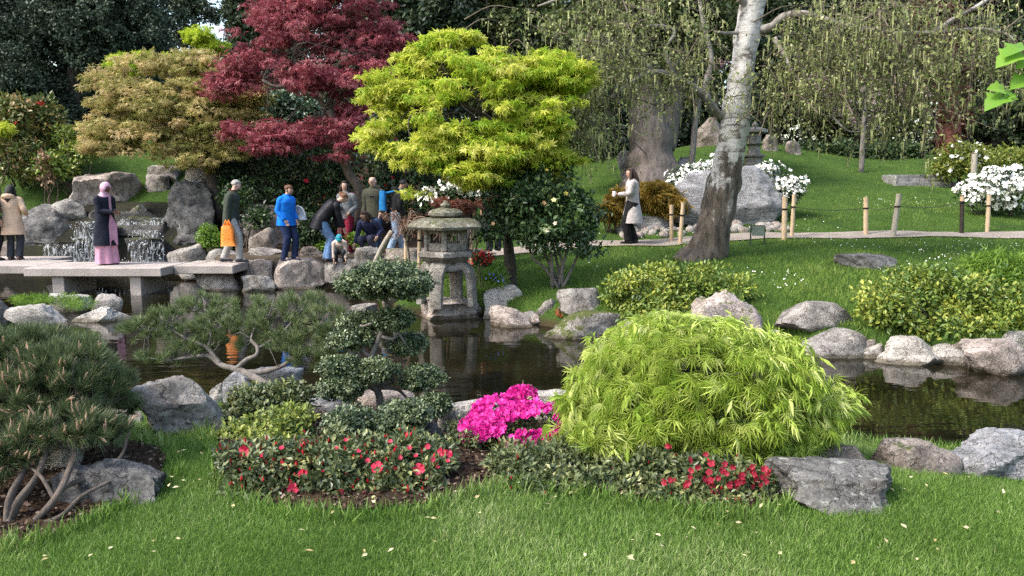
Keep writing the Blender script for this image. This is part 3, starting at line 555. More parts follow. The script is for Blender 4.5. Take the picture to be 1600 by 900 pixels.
for a_, b_ in ((fk, P(485, 140, 18.2)), (P(485, 140, 18.2), P(460, 90, 18.3)), (P(485, 140, 18.2), P(410, 125, 18.1)), (fk, P(530, 100, 18.6)), (P(530, 100, 18.6), P(560, 40, 18.9)), (P(530, 100, 18.6), P(600, 90, 18.9)), (P(460, 90, 18.3), P(470, 20, 18.8)), (f0, P(430, 210, 18.1)), (fk, P(545, 150, 18.6))): limb(tr, a_, b_, .07, .035, int(a_[2] * 30))
branches(tr, [P(460, 90, 18.3), P(560, 40, 18.9), P(410, 125, 18.1), P(600, 90, 18.9), P(430, 210, 18.1)], cl, 40, .02, .005, 8); part('trunk', tr, t, BARK, True)
# --- bronze maple
BRON = leafmat('bronze_maple_leaf', [(.20, .22, .05), (.37, .34, .11), (.53, .45, .19), (.60, .45, .24)], .35, .5, .25, .12)
bx = P(345, 330, 19.6); t = thing('maple_tree', 'bronze and olive tiered maple tree above the waterfall', 'tree', (bx[0], 19.6, gz(bx[0], 19.6)))
bl = blobs([(270, 105, 20, 95, 18), (180, 130, 20, 65, 16), (330, 110, 20, 60, 18), (220, 145, 19.5, 95, 16), (320, 150, 19.5, 100, 18), (180, 170, 19.5, 55, 12), (270, 175, 19.3, 120, 16), (380, 180, 19.5, 50, 18), (160, 205, 19.3, 50, 12), (240, 205, 19.2, 110, 15), (340, 205, 19.2, 80, 15), (190, 228, 19.2, 80, 12), (290, 232, 19.2, 85, 12), (360, 235, 19, 50, 12), (310, 252, 19, 60, 8), (140, 232, 19.2, 32, 8), (395, 150, 19.8, 30, 22)])
bl[:, 5] *= 1.7; bl[:, 3] *= .95; cl = clumps(bl, 900, .26, .34, 9, .2); mb = MB(); leaves(mb, cl, 40, PALM, (.07, .12), 10, up=1.0, out=.3, droop=.15, tint=.5)
part('crown', mb, t, BRON, kind='stuff')
tr = MB(); fk = P(325, 235, 19.5); tr.tube([bx - (0, 0, .2), P(335, 290, 19.5), P(328, 260, 19.5), fk], [.20, .17, .15, .12], 9, 4, .15)
f2 = P(300, 170, 19.6); limb(tr, fk, f2, .1, .05, 4); limb(tr, fk, P(220, 190, 19.4), .07, .03, 5); limb(tr, fk, P(380, 170, 19.6), .07, .03, 6)
branches(tr, [f2, P(220, 190, 19.4), P(380, 170, 19.6), fk], cl, 60, .03, .006, 11); part('trunk', tr, t, BARKD, True)
# --- lime saplings peeping over the bronze maple
LIME = leafmat('lime_maple_leaf', [(.18, .30, .03), (.34, .46, .04), (.52, .58, .05), (.60, .62, .09)], .45, .5, .25, .1)
for lab, bl, s0 in (('fresh lime green maple top rising into the gap of sky', [(318, 60, 23, 26, 18), (335, 75, 23, 22, 14), (300, 52, 23, 14, 8)], 20), ('lime green maple top behind the bronze maple, under the dark evergreen', [(190, 98, 23, 28, 14), (222, 88, 23, 16, 10), (205, 112, 23, 30, 10), (265, 88, 23, 14, 6)], 24)):
    bl = blobs(bl); c0 = bl[0]; t = thing('maple_sapling', lab, 'tree', (c0[0], c0[1], gz(c0[0], c0[1]))); cl = clumps(bl, 60, .22, .4, s0, .3); mb = MB(); leaves(mb, cl, 40, PALM, (.09, .15), s0, up=.9)
    part('crown', mb, t, LIME, kind='stuff'); tr = MB(); limb(tr, t.location, c0[:3], .08, .03, s0); branches(tr, [c0[:3] - (0, 0, .3)], cl, 10, .025, .008, s0); part('trunk', tr, t, BARKD, True)
# --- generic shrubs: leaf mantle over a mound with stems inside
def shrub(name, label, cat, bl, n, cr, per, tpl, size, mat, seed, up=.7, out=.7, droop=.05, fl=.7, shell=.6, stems=8, tint=.45, group=None, flowers=None, base=None, lshell=.45, jit=.6, pname='foliage', stemmat=None):
    bl = blobs(bl); k = np.argmin(bl[:, 2]); c0 = bl.mean(0) if base is None else np.array([*base, 0, 0, 0, 0])[:6]
    t = thing(name, label, cat, (c0[0], c0[1], gz(c0[0], c0[1])), group); cl = clumps(bl, n, cr, fl, seed, shell)
    mb = MB(); leaves(mb, cl, per, tpl, size, seed, up, out, droop, jit, lshell, tint=tint); part(pname, mb, t, mat, kind='stuff')
    if stems:
        r = np.random.default_rng(seed + 9); tr = MB(); lo = np.array(t.location)
        for i in range(stems):
            c = cl[r.integers(len(cl)), :3]; a = lo + np.array([*(r.normal(size=2) * .12 * bl[:, 3].max()), -.03]) + (c - lo) * np.array([.45, .3, 0]); limb(tr, a, c, .02 * (cr / .12) ** .5, .006, seed + i, .1, 5)
        part('stems', tr, t, stemmat or BARK, True, kind='stuff')
    if flowers:
        nf, ftpl, fs, fm, fn = flowers; r = np.random.default_rng(seed + 77); i = r.integers(len(cl), size=nf); u = r.normal(size=(nf, 3)); u[:, 2] = np.abs(u[:, 2]) * .8; u[:, 1] = -np.abs(u[:, 1]); u /= np.linalg.norm(u, axis=1)[:, None]
        p = cl[i, :3] + u * cl[i, 3:] * 1.05; k = p[:, 2] > H(p[:, 0], p[:, 1]) + .03; p, u = p[k], u[k]
        mb = MB(); mb.inst(ftpl, p, np.cross(u, r.normal(size=u.shape)), u + r.normal(size=u.shape) * .3, r.uniform(*fs, len(p)), r.random(len(p))); part(fn, mb, t, fm, kind='stuff')
    return t, cl
RHODO = leafmat('yellowing_rhododendron_leaf', [(.05, .10, .018), (.11, .18, .028), (.22, .28, .04), (.36, .38, .065)], .25, .42, .45, .15)
shrub('rhododendron_bush', 'broad green and yellow-tipped shrub at the foot of the birch', 'shrub', [(1010, 465, 10.9, 78, 50), (1100, 450, 11.1, 80, 44), (1060, 435, 11.3, 90, 30), (975, 450, 11, 42, 38), (1150, 460, 11.2, 45, 36), (1040, 480, 10.7, 90, 28)], 300, .17, 42, OVAL, (.05, .095), RHODO, 30, up=.9)
shrub('rhododendron_bush', 'broad yellow-green shrub above the pond stones, near the photo edge', 'shrub', [(1395, 470, 9.4, 68, 48), (1470, 465, 9.6, 80, 52), (1550, 475, 9.4, 75, 50), (1620, 480, 9.4, 60, 50), (1440, 440, 9.9, 60, 28), (1470, 500, 9.2, 110, 30), (1570, 505, 9.2, 70, 26)], 380, .15, 42, OVAL, (.05, .085), RHODO, 31, up=.9)
BRIGHT = leafmat('bright_spring_leaf', [(.08, .16, .02), (.14, .25, .03), (.22, .34, .04)], .35, .5, .3, .1)
shrub('feathery_shrub', 'bright green feathery shrub beside the far lawn, at the photo edge', 'shrub', [(1560, 430, 11.2, 50, 36), (1610, 425, 11.2, 45, 38), (1530, 412, 11.4, 22, 18)], 150, .18, 60, SPIKE, (.07, .14), BRIGHT, 32, up=.5, jit=.4)
CAMEL = leafmat('camellia_leaf', [(.012, .03, .012), (.025, .055, .018), (.045, .085, .025), (.09, .14, .04)], .12, .42, .4, .15)
FLW = plain('white_petal', (.80, .79, .74), .6, .2, .06, 6, 0)
FLY = leafmat('fading_bloom', [(.75, .65, .25), (.75, .70, .55), (.65, .28, .06), (.70, .60, .12)], .2)
b3 = P(875, 450, 12.5)
t, cl = shrub('camellia_tree', 'glossy dark camellia on several thin stems, with fading blooms', 'shrub', [(840, 310, 12.4, 80, 42), (905, 320, 12.4, 42, 40), (800, 350, 12.4, 45, 45), (860, 370, 12.2, 70, 30), (915, 380, 12.4, 28, 30), (840, 285, 12.5, 60, 28), (790, 310, 12.5, 34, 40), (850, 330, 12, 60, 50), (770, 370, 12.5, 20, 26)], 230, .17, 36, OVAL, (.07, .12), CAMEL, 33, stems=0, base=b3, flowers=(34, PETAL, (.07, .11), FLY, 'bloom'))
tr = MB(); r = np.random.default_rng(6)
for i, (px, py) in enumerate(((840, 350), (870, 360), (895, 350), (850, 320), (915, 375), (825, 370), (880, 310))):
    limb(tr, b3 + np.array([r.normal() * .05, r.normal() * .05, -.05]), P(px, py, 12.4), .035, .014, 60 + i, .06)
branches(tr, [P(870, 360, 12.4), P(840, 350, 12.4)], cl, 24, .014, .004, 34); part('trunk', tr, t, BARKG, True)
# dark evergreen undergrowth behind the people
shrub('camellia_bush', 'dark glossy camellia with red blooms under the crimson maple', 'shrub', [(470, 270, 20, 70, 55), (540, 290, 20.2, 70, 55), (420, 250, 20.5, 50, 40), (600, 300, 20.4, 45, 40), (500, 235, 20.6, 80, 25), (450, 320, 19.6, 50, 30), (510, 330, 19.6, 60, 30), (620, 260, 21, 55, 50)], 330, .32, 36, OVAL, (.10, .17), CAMEL, 35, flowers=(40, PETAL, (.11, .17), plain('red_bloom', (.45, .015, .03), .5, .3, .1, 5, 0), 'bloom'))
shrub('laurel_bush', 'dark laurel bush between the crimson maple and the golden maple', 'shrub', [(690, 270, 20.5, 60, 55), (740, 310, 20, 50, 30), (800, 290, 21, 60, 60), (650, 320, 20, 30, 30)], 200, .32, 36, OVAL, (.10, .16), CAMEL, 36)
shrub('aucuba_bush', 'pale-leaved bush seen under the crimson crown', 'shrub', [(440, 165, 24, 45, 22), (480, 175, 24, 50, 18), (500, 150, 24.5, 20, 18)], 110, .35, 30, OVAL, (.14, .22), leafmat('aucuba_leaf', [(.04, .075, .04), (.08, .13, .07), (.16, .21, .12)], .15, .35, .5), 37)
# red-flowered rhododendrons on the slope at the left edge
PIER = leafmat('pieris_leaf', [(.05, .085, .02), (.10, .14, .03), (.20, .19, .05), (.28, .17, .07)], .25, .4, .4)
REDF = plain('scarlet_petal', (.62, .03, .03), .5, .3, .15, 5, 0)
shrub('pieris_bush', 'tall mottled bush with scarlet tufts on the slope at the photo edge', 'shrub', [(20, 190, 21, 45, 50), (70, 190, 21.5, 45, 35), (30, 250, 20.5, 50, 35), (95, 215, 21.5, 35, 28)], 190, .30, 34, OVAL, (.11, .18), PIER, 38, flowers=(14, PETAL, (.12, .2), plain('dull_scarlet_petal', (.42, .035, .025), .6, .2, .2, 5, 0), 'bloom'))
shrub('leafy_bush', 'green bush beside the mottled scarlet-tufted bush', 'shrub', [(115, 225, 21, 28, 30), (85, 262, 20.4, 40, 18), (140, 240, 20.6, 20, 20)], 80, .24, 34, OVAL, (.10, .16), RHODO, 39)
shrub('yellow_bush', 'small yellow spray of leaves at the photo edge on the slope', 'shrub', [(2, 202, 20, 16, 9)], 12, .16, 40, PALM, (.08, .12), GOLD, 40, stems=3)
shrub('dried_plant', 'withered tan stalks standing on the grassy slope', 'plant', [(72, 252, 20, 10, 18), (76, 280, 20, 8, 16)], 14, .12, 26, OVAL, (.08, .16), leafmat('withered_leaf', [(.25, .15, .09), (.40, .26, .16)], .2), 41, stems=6, stemmat=TWIG)
shrub('green_mound', 'rounded bright moss-green mound beside the orange bag', 'shrub', [(328, 370, 17.4, 20, 20), (345, 378, 17.4, 14, 16)], 60, .12, 60, OVAL2, (.04, .07), BRIGHT, 42, stems=4)
shrub('low_shrub', 'low green shrub behind the blue jacket woman', 'shrub', [(478, 360, 17.2, 24, 34), (500, 372, 17.2, 22, 20)], 70, .18, 36, OVAL, (.06, .11), CAMEL, 43)
shrub('low_shrub', 'small yellow-green shrub at the feet of the black puffer coat', 'shrub', [(500, 388, 17, 14, 10), (560, 375, 17.2, 18, 14)], 40, .12, 40, OVAL2, (.05, .08), BRIGHT, 44, stems=4)
shrub('low_shrub', 'sparse dark shrub on the bank behind the grey-haired man', 'shrub', [(400, 340, 18, 26, 18), (370, 310, 18.6, 30, 20)], 60, .2, 26, OVAL2, (.07, .12), CAMEL, 45)
# white-flowered shrubs
WSH = leafmat('dark_shrub_leaf', [(.02, .045, .015), (.04, .08, .02), (.07, .12, .03)], .15, .4, .4)
shrub('white_azalea', 'white-flowered shrub on one side of the huge boulder, behind the birch', 'shrub', [(1080, 275, 19.6, 36, 26), (1110, 262, 19.8, 24, 16), (1062, 285, 19.6, 24, 16)], 80, .18, 40, OVAL, (.06, .10), WSH, 46, flowers=(420, PETAL, (.09, .13), FLW, 'blossom'))
shrub('white_azalea', 'white-flowered shrub spilling over the other side of the huge boulder', 'shrub', [(1210, 280, 19.4, 32, 24), (1236, 296, 19.2, 20, 24), (1190, 270, 19.6, 24, 14)], 80, .18, 40, OVAL, (.06, .10), WSH, 47, flowers=(420, PETAL, (.09, .13), FLW, 'blossom'))
shrub('white_azalea', 'big dome of white blossom on the upper lawn at the photo edge', 'shrub', [(1560, 295, 19.6, 58, 38), (1610, 290, 19.8, 50, 38), (1525, 305, 19.6, 28, 22)], 170, .2, 40, OVAL, (.06, .10), WSH, 48, flowers=(1500, PETAL, (.09, .14), FLW, 'blossom'))
shrub('white_rhododendron', 'white-flowered bush behind the roof of the stone lantern', 'shrub', [(700, 300, 14.5, 40, 20), (740, 302, 14.8, 30, 18), (670, 312, 14.5, 20, 12)], 80, .16, 40, OVAL, (.06, .10), WSH, 49, flowers=(260, PETAL, (.08, .12), FLW, 'blossom'))
YEL = leafmat('yellowish_shrub_leaf', [(.09, .13, .02), (.17, .21, .035), (.27, .28, .05)], .3)
shrub('yellowish_bush', 'yellow-green bush with a few white flowers beside the stone steps', 'shrub', [(1500, 250, 24, 42, 28), (1480, 262, 24, 24, 20)], 90, .28, 36, OVAL, (.09, .15), YEL, 50, flowers=(60, PETAL, (.12, .16), FLW, 'blossom'))
shrub('yellowish_bush', 'yellow-green bush behind the big dome of white blossom', 'shrub', [(1560, 250, 24.5, 45, 22), (1610, 250, 24.5, 40, 28)], 90, .28, 36, OVAL, (.09, .15), YEL, 51)
ACER = leafmat('ochre_lace_leaf', [(.16, .12, .02), (.28, .20, .04), (.38, .26, .06)], .35)
shrub('weeping_maple', 'low ochre weeping maple behind the trench coat, against the boulder', 'shrub', [(1020, 306, 18.8, 40, 22), (1040, 318, 18.6, 30, 20)], 90, .2, 50, LACE, (.14, .22), ACER, 52, droop=.5)
shrub('weeping_maple', 'ochre weeping maple on the lawn in front of the trench coat', 'shrub', [(972, 315, 18.6, 22, 22), (955, 330, 18.4, 18, 16)], 60, .18, 50, LACE, (.12, .2), ACER, 53, droop=.5)
shrub('reddish_maple', 'small rusty red-leaved maple behind the lantern roof', 'shrub', [(720, 322, 14, 34, 9), (770, 318, 14, 20, 8), (690, 318, 14, 18, 8)], 60, .12, 40, PALM, (.04, .07), leafmat('rusty_leaf', [(.14, .05, .04), (.26, .10, .07), (.34, .16, .10)], .3), 54)
tb = P(636, 412, 13.6); t = thing('twiggy_maple', 'almost leafless twiggy maple beside the lantern, propped by the slanting stake', 'shrub', (tb[0], 13.6, gz(tb[0], 13.6)))
tr = MB(); q0 = np.array(t.location); q1 = P(632, 372, 13.5); tr.tube([q0 - (0, 0, .05), (q0 + q1) / 2 + (.05, 0, 0), q1], [.035, .03, .025], 7, 4, .2); r = np.random.default_rng(55); tips = []
for i in range(34):
    e_ = P(r.uniform(598, 690), r.uniform(328, 372), 13.4 + r.normal() * .3); m_ = (q1 + e_) / 2 + (0, 0, abs(r.normal()) * .12 + .05); tr.tube([q1, m_, e_, e_ + (r.normal() * .08, 0, -.10)], [.012, .009, .006, .003], 5, 4, .2); tips += [m_, e_, e_]
part('stems', tr, t, plain('pale_twig', (.24, .19, .15), .9, .1, .3, 20, 0), True); cl = np.column_stack([np.array(tips), np.full((len(tips), 3), .07)]); mb = MB(); leaves(mb, cl, 5, PALM, (.03, .055), 55); part('foliage', mb, t, leafmat('rusty_leaf_b', [(.2, .09, .06), (.34, .17, .11)], .3), kind='stuff')
shrub('fern_bush', 'dark bush in the shade under the bronze maple trunk', 'shrub', [(372, 285, 19.6, 30, 30), (395, 300, 19.3, 26, 24), (360, 262, 20, 26, 20)], 90, .25, 34, OVAL, (.08, .14), CAMEL, 555)
shrub('heather', 'low red-flowered plant beside the lantern base', 'plant', [(752, 405, 13, 24, 12)], 40, .08, 40, OVAL2, (.03, .05), WSH, 56, flowers=(120, PETAL, (.04, .07), REDF, 'blossom'), stems=3)
shrub('bluebell_clump', 'tuft of strappy leaves with blue flowers by the lantern', 'plant', [(772, 434, 12.3, 18, 10)], 16, .1, 30, SPIKE, (.12, .2), BRIGHT, 57, up=.3, droop=-.4, flowers=(60, PETAL, (.03, .05), plain('blue_petal', (.18, .22, .5), .5, .3, .1, 5, 0), 'blossom'), stems=0)
shrub('islet_moss', 'bright green moss and weeds growing on the islet', 'ground cover', [(80, 470, 12.1, 70, 7), (125, 478, 11.9, 35, 6), (40, 468, 12.2, 30, 6)], 90, .08, 60, SPIKE, (.03, .07), BRIGHT, 58, up=.3, droop=-.3, stems=0)
shrub('red_seedlings', 'little red-leaved seedlings by the pond stones under the camellia', 'plant', [(872, 490, 11.2, 12, 6), (890, 470, 11.5, 10, 5)], 9, .05, 9, PALM, (.03, .045), leafmat('orange_seedling', [(.30, .07, .03), (.45, .14, .05)], .2), 59, stems=4)
# clipped hedge at the back of the lawn
shrub('hedge', 'long low dark clipped hedge at the back of the upper lawn', 'hedge', [(1265, 238, 31, 36, 16), (1320, 236, 31, 36, 16), (1375, 238, 31, 36, 16), (1420, 238, 31.2, 24, 14)], 240, .3, 44, OVAL2, (.10, .16), leafmat('hedge_leaf', [(.015, .035, .012), (.03, .055, .015), (.05, .08, .02)], .1), 60, shell=.8)
# ------------------------------------------------------------------ near plants
# --- lime cut-leaf maple (weeping dome): sprays of drooping thread leaves
LACEM = leafmat('lace_maple_leaf', [(.27, .39, .052), (.40, .52, .085), (.53, .61, .15), (.62, .66, .26)], .42, .5, .3, .10)
c0 = G(1105, 720); t = thing('weeping_maple', 'lime green cut-leaf weeping maple dome in the flower bed', 'tree', (c0[0], 4.75, gz(c0[0], 4.75)))
def spray(seed):
    r = np.random.default_rng(seed); mb = MB(); k = 9; p = r.normal(size=(k, 3)) * (.045, .045, .02); d = np.stack([.45 + r.normal(size=k) * .3, r.normal(size=k) * .5, -.75 + r.normal(size=k) * .3], 1)
    mb.inst(LACE, p, d, np.stack([.8 + r.normal(size=k) * .3, r.normal(size=k) * .45, .5 + r.normal(size=k) * .3], 1), r.uniform(.075, .12, k), np.clip(.5 + r.normal(size=k) * .3, 0, 1)); return mb.mesh('leaf_spray', None, False, (LACEM,))
sprays = [spray(i) for i in range(12)]
_lx = lambda L: [(1102 + (a - 1102) * .89, *z) for a, *z in L]
bl = blobs(_lx([(1085, 560, 4.75, 165, 62, .62), (1000, 610, 4.7, 105, 70, .55), (1180, 590, 4.75, 125, 62, .55), (1255, 620, 4.75, 62, 36, .3), (930, 595, 4.7, 45, 42, .3), (1100, 640, 4.4, 160, 62, .4), (1210, 660, 4.6, 70, 44, .35), (960, 665, 4.45, 60, 38, .3), (1060, 525, 4.85, 85, 30, .4), (1130, 530, 4.9, 60, 26, .4)]))
r = np.random.default_rng(21); pts = []
for bb in bl:                                     # shell points, facing out, upper and lower skirts
    k = int(420 * (bb[3] * bb[5]) / .25 + 60); u = r.normal(size=(k, 3)); u /= np.linalg.norm(u, axis=1)[:, None]; pts.append(bb[:3] + u * bb[3:] * r.uniform(.78, 1.02, (k, 1)))
pts = np.concatenate(pts)
ins = np.zeros(len(pts), int)
for bb in bl: ins += (((pts - bb[:3]) / bb[3:]) ** 2).sum(1) < .55
pts = pts[(ins == 0) | (r.random(len(pts)) < .12)]; pts = pts[n2(pts[:, 0], pts[:, 2], 5, 2) + .5 * n2(pts[:, 0] * .5, pts[:, 2] * 1.6, 9, 2, 3.) > -.10]
# hanging lower fringe
fr = np.array([P(px + r.normal() * 8, py + r.normal() * 8, dd) for px, py, dd in ((1150, 700, 4.2), (1190, 715, 4.2), (1165, 720, 4.15), (1205, 700, 4.25), (1075, 690, 4.25), (1055, 705, 4.25), (1030, 670, 4.25), (985, 695, 4.2), (945, 690, 4.2), (925, 675, 4.25), (1125, 685, 4.2), (1250, 690, 4.4), (1270, 660, 4.5), (1300, 640, 4.7), (1315, 618, 4.75), (1090, 700, 4.2), (1010, 680, 4.2), (900, 640, 4.5), (910, 665, 4.4), (1235, 705, 4.3), (1140, 715, 4.15), (1180, 690, 4.2)) for _ in range(4)])
_bx = [860, 885, 930, 1000, 1060, 1110, 1150, 1215, 1245, 1300, 1340]; _by = [640, 672, 705, 700, 716, 702, 735, 738, 690, 668, 640]
pts = np.concatenate([fr, pts]); pq = proj(pts); pts = pts[pq[1] < np.interp(pq[0], _bx, _by) - 2]; vis = pts[np.argsort(pts[:, 1] - .6 * pts[:, 2])]
r.shuffle(vis[:900]); near = np.concatenate([fr, vis[:900]])[:300]
for i, p in enumerate(near):
    o = link('leaf_spray', sprays[i % 12], t, loc=p - np.array(t.location)); o.rotation_euler = (r.normal() * .2, r.normal() * .2, math.atan2(p[1] - 4.75, p[0] - t.location.x) + r.normal() * .5); s_ = r.uniform(.8, 1.25); o.scale = (s_,) * 3
rest = np.concatenate([vis[:900], vis[900:]]); mb = MB(); N = 9
for rep in range(7):
    q = rest + r.normal(size=rest.shape) * (.05, .05, .02); ou = (q - np.array([t.location.x, 4.8, 0])) * (1, 1, 0); ou /= np.linalg.norm(ou, axis=1)[:, None] + 1e-6; d = ou * .5 + r.normal(size=q.shape) * .38 - np.array([0, 0, .75])
    mb.inst(LACE, q, d, ou * .8 + r.normal(size=q.shape) * .4 + np.array([0, 0, .5]), r.uniform(.075, .12, len(q)), np.clip(.45 + r.normal(size=len(q)) * .3, 0, 1))
part('crown', mb, t, LACEM, kind='stuff')
tr = MB(); lo = np.array(t.location); f0 = P(1085, 590, 4.8); tr.tube([lo - (0, 0, .08), P(1100, 680, 4.8), P(1080, 630, 4.78), f0], [.05, .045, .04, .035], 9, 5, .3)
for q in ((1000, 590, 4.6), (1180, 570, 4.75), (1120, 540, 4.85), (1040, 560, 4.6), (1230, 610, 4.7), (960, 620, 4.6), (1140, 620, 4.5)): limb(tr, f0, P(*q), .025, .008, q[0], .12)
part('trunk', tr, t, BARKG, True)
# --- azaleas
AZL = leafmat('azalea_leaf', [(.04, .06, .022), (.075, .10, .035), (.12, .145, .055), (.26, .27, .10)], .15, .42, .45, .15)
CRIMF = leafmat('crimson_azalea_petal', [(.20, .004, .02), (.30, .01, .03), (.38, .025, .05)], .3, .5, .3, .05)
RED = leafmat('red_azalea_petal', [(.50, .012, .05), (.64, .035, .09), (.70, .09, .15)], .3, .5, .3, .05)
BUD = leafmat('red_bud', [(.40, .01, .02), (.62, .03, .05)], .15, .5, .3, .05)
MAG = leafmat('magenta_petal', [(.50, .008, .20), (.66, .02, .30), (.74, .07, .40)], .3, .5, .3, .08)
BUDT = T([(0, 0, 0), (.5, .2, 0), (.5, -.1, .18), (.5, -.1, -.18), (1, 0, 0)], [[0, 1, 2], [0, 2, 3], [0, 3, 1], [4, 2, 1], [4, 3, 2], [4, 1, 3]])
def flowermesh(seed, nm, mat, s=1.0):
    r = np.random.default_rng(seed); V = []; F = []; mb = MB()
    for k in range(5):
        a = k * 1.2566 + r.normal() * .1; c, sn = math.cos(a), math.sin(a); pr = [(0, 0, 0), (.28, .21, .12), (.48, .26, .20), (.60, 0, .15 + r.normal() * .06), (.48, -.26, .20), (.28, -.21, .12), (.33, 0, .05)]
        v = [(x * c - y * sn, x * sn + y * c, z + .02 * (k % 2)) for x, y, z in pr]; mb.add(np.array(v) * s, np.array([[0, 6, 1], [1, 6, 2], [2, 6, 3], [3, 6, 4], [4, 6, 5], [5, 6, 0]]), r.random())
    for k in range(4): a = k * 1.57; mb.add(np.array([(0, 0, 0), (.02 * math.cos(a + 1), .02 * math.sin(a + 1), .02), (.16 * math.cos(a), .16 * math.sin(a), .34)]) * s, np.array([[0, 1, 2]]), 1.0)
    return mb.mesh(nm, None, False, (mat,))
def face(o, nrm, spin):
    q = Vector([float(z) for z in nrm]).to_track_quat('Z', 'Y'); e = q.to_euler(); o.rotation_euler = e; o.rotation_euler.rotate_axis('Z', spin)
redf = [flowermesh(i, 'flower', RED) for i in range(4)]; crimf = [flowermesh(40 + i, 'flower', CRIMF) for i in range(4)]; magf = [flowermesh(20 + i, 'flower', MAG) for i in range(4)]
def put_flowers(t, ms, plist, size, seed):
    r = np.random.default_rng(seed)
    for i, (p, nn) in enumerate(plist):
        o = link('flower', ms[i % len(ms)], t, loc=np.array(p) - np.array(t.location)); s_ = size * r.uniform(.85, 1.2); o.scale = (s_,) * 3; face(o, np.array(nn) + r.normal(size=3) * .3, r.random() * 6)
def buds(t, cl, n, seed, size=(.022, .04), zmin=-.2):
    r = np.random.default_rng(seed); i = r.integers(len(cl), size=n); u = r.normal(size=(n, 3)); u[:, 2] = np.abs(u[:, 2]) * 1.2 + zmin; u[:, 1] = -np.abs(u[:, 1]); u /= np.linalg.norm(u, axis=1)[:, None]
    p = cl[i, :3] + u * cl[i, 3:] * 1.0; mb = MB(); mb.inst(BUDT, p, u + np.array([0, 0, .8]), r.normal(size=(n, 3)), r.uniform(*size, n), r.random(n)); part('buds', mb, t, BUD, kind='stuff')
t, cl = shrub('red_azalea', 'low wide azalea with dark leaves and a few open red flowers at the lawn edge', 'shrub', [(380, 720, 3.95, 34, 34, .16), (440, 735, 4.0, 88, 48, .28), (530, 732, 4.0, 100, 54, .32), (620, 728, 4.05, 88, 50, .3), (400, 755, 3.85, 46, 36, .2), (660, 725, 4.15, 50, 46, .25), (500, 765, 3.9, 110, 32, .22), (600, 765, 3.88, 80, 30, .22), (430, 775, 3.78, 60, 24, .16), (560, 785, 3.72, 90, 18, .14), (650, 768, 3.85, 54, 24, .16)], 700, .07, 46, OVAL, (.03, .052), AZL, 70, up=.8, shell=.7)
buds(t, cl, 420, 71, (.025, .045), .3)
big_ = [(P(383, 704, 3.86), (-.2, -1, .5)), (P(383, 738, 3.84), (-.1, -1, .2)), (P(359, 728, 3.88), (-.5, -1, .3)), (P(458, 763, 3.72), (0, -1, .3)), (P(533, 773, 3.70), (.1, -1, .3)), (P(574, 781, 3.70), (.1, -1, .2)), (P(597, 784, 3.72), (0, -1, .3)), (P(690, 706, 4.0), (.2, -1, .6)), (P(700, 709, 4.0), (.3, -1, .4)), (P(474, 741, 3.75), (0, -1, .6)), (P(357, 715, 3.9), (-.6, -1, .6)), (P(606, 786, 3.72), (.3, -1, .1)), (P(655, 733, 3.85), (.1, -1, .5)), (P(590, 731, 3.8), (0, -1, .7))]; small_ = [(P(x_, y_, 3.86), (0, -.6, 1)) for x_, y_ in ((640, 700), (668, 698), (650, 712), (676, 718), (700, 720), (684, 730), (625, 715), (560, 705), (525, 700), (440, 700), (410, 712), (470, 722), (505, 735), (545, 748), (620, 755), (660, 762), (430, 770), (500, 778), (400, 745), (575, 720), (610, 690), (540, 688))]; put_flowers(t, redf, big_, .05, 72); put_flowers(t, redf, small_, .024, 73)
bl2 = [(790, 645, 4.95, 50, 28, .22), (760, 668, 4.85, 40, 26, .2), (835, 655, 4.9, 56, 30, .25), (800, 675, 4.8, 66, 28, .2), (874, 658, 4.9, 34, 24, .15), (815, 622, 5.0, 22, 18, .1), (770, 695, 4.7, 36, 18, .12), (850, 680, 4.75, 40, 18, .15)]
t, cl = shrub('magenta_azalea', 'azalea covered in vivid magenta flowers in the flower bed', 'shrub', bl2, 150, .06, 22, OVAL, (.02, .04), AZL, 73, shell=.7)
r = np.random.default_rng(74); bb = blobs(bl2); fl = []
while len(fl) < 1700:
    e = bb[r.integers(len(bb))]; u = r.normal(size=3); u[1] = -abs(u[1]) * 1.2; u[2] = u[2] * .8 + .3; u /= np.linalg.norm(u); p = e[:3] + u * e[3:] * r.uniform(1.0, 1.12)
    if not any((((p - q[:3]) / q[3:]) ** 2).sum() < .9 for q in bb) and vn(np.array([p * 9]))[0] > -.42: fl.append((p, u))
put_flowers(t, magf, fl[:290], .05, 75); mb = MB(); q = fl[290:]; N = len(q); mb.inst(PETAL, np.array([a for a, _ in q]), r.normal(size=(N, 3)), np.array([u for _, u in q]) + r.normal(size=(N, 3)) * .5, r.uniform(.045, .06, N), r.random(N)); part('blossom', mb, t, MAG, kind='stuff')
t, cl = shrub('green_azalea', 'low grey-green azalea in front of the magenta flowers', 'shrub', [(810, 725, 4.15, 60, 30, .2), (880, 725, 4.2, 70, 34, .25), (850, 752, 3.95, 84, 22, .16), (950, 738, 4.1, 54, 34, .2), (920, 705, 4.4, 60, 26, .2), (940, 762, 3.9, 60, 18, .14)], 340, .06, 44, OVAL, (.03, .05), AZL, 76, shell=.65, lshell=.4); buds(t, cl, 20, 77)
t, cl = shrub('red_azalea', 'shaded azalea with clustered red flowers under the lime maple', 'shrub', [(1080, 738, 3.95, 50, 36, .2), (1140, 745, 3.9, 55, 36, .2), (1020, 732, 4.05, 50, 34, .2), (1190, 765, 3.82, 28, 28, .14), (1060, 768, 3.8, 60, 22, .12), (1125, 778, 3.74, 60, 20, .12)], 300, .055, 44, OVAL, (.03, .05), AZL, 78, shell=.65)
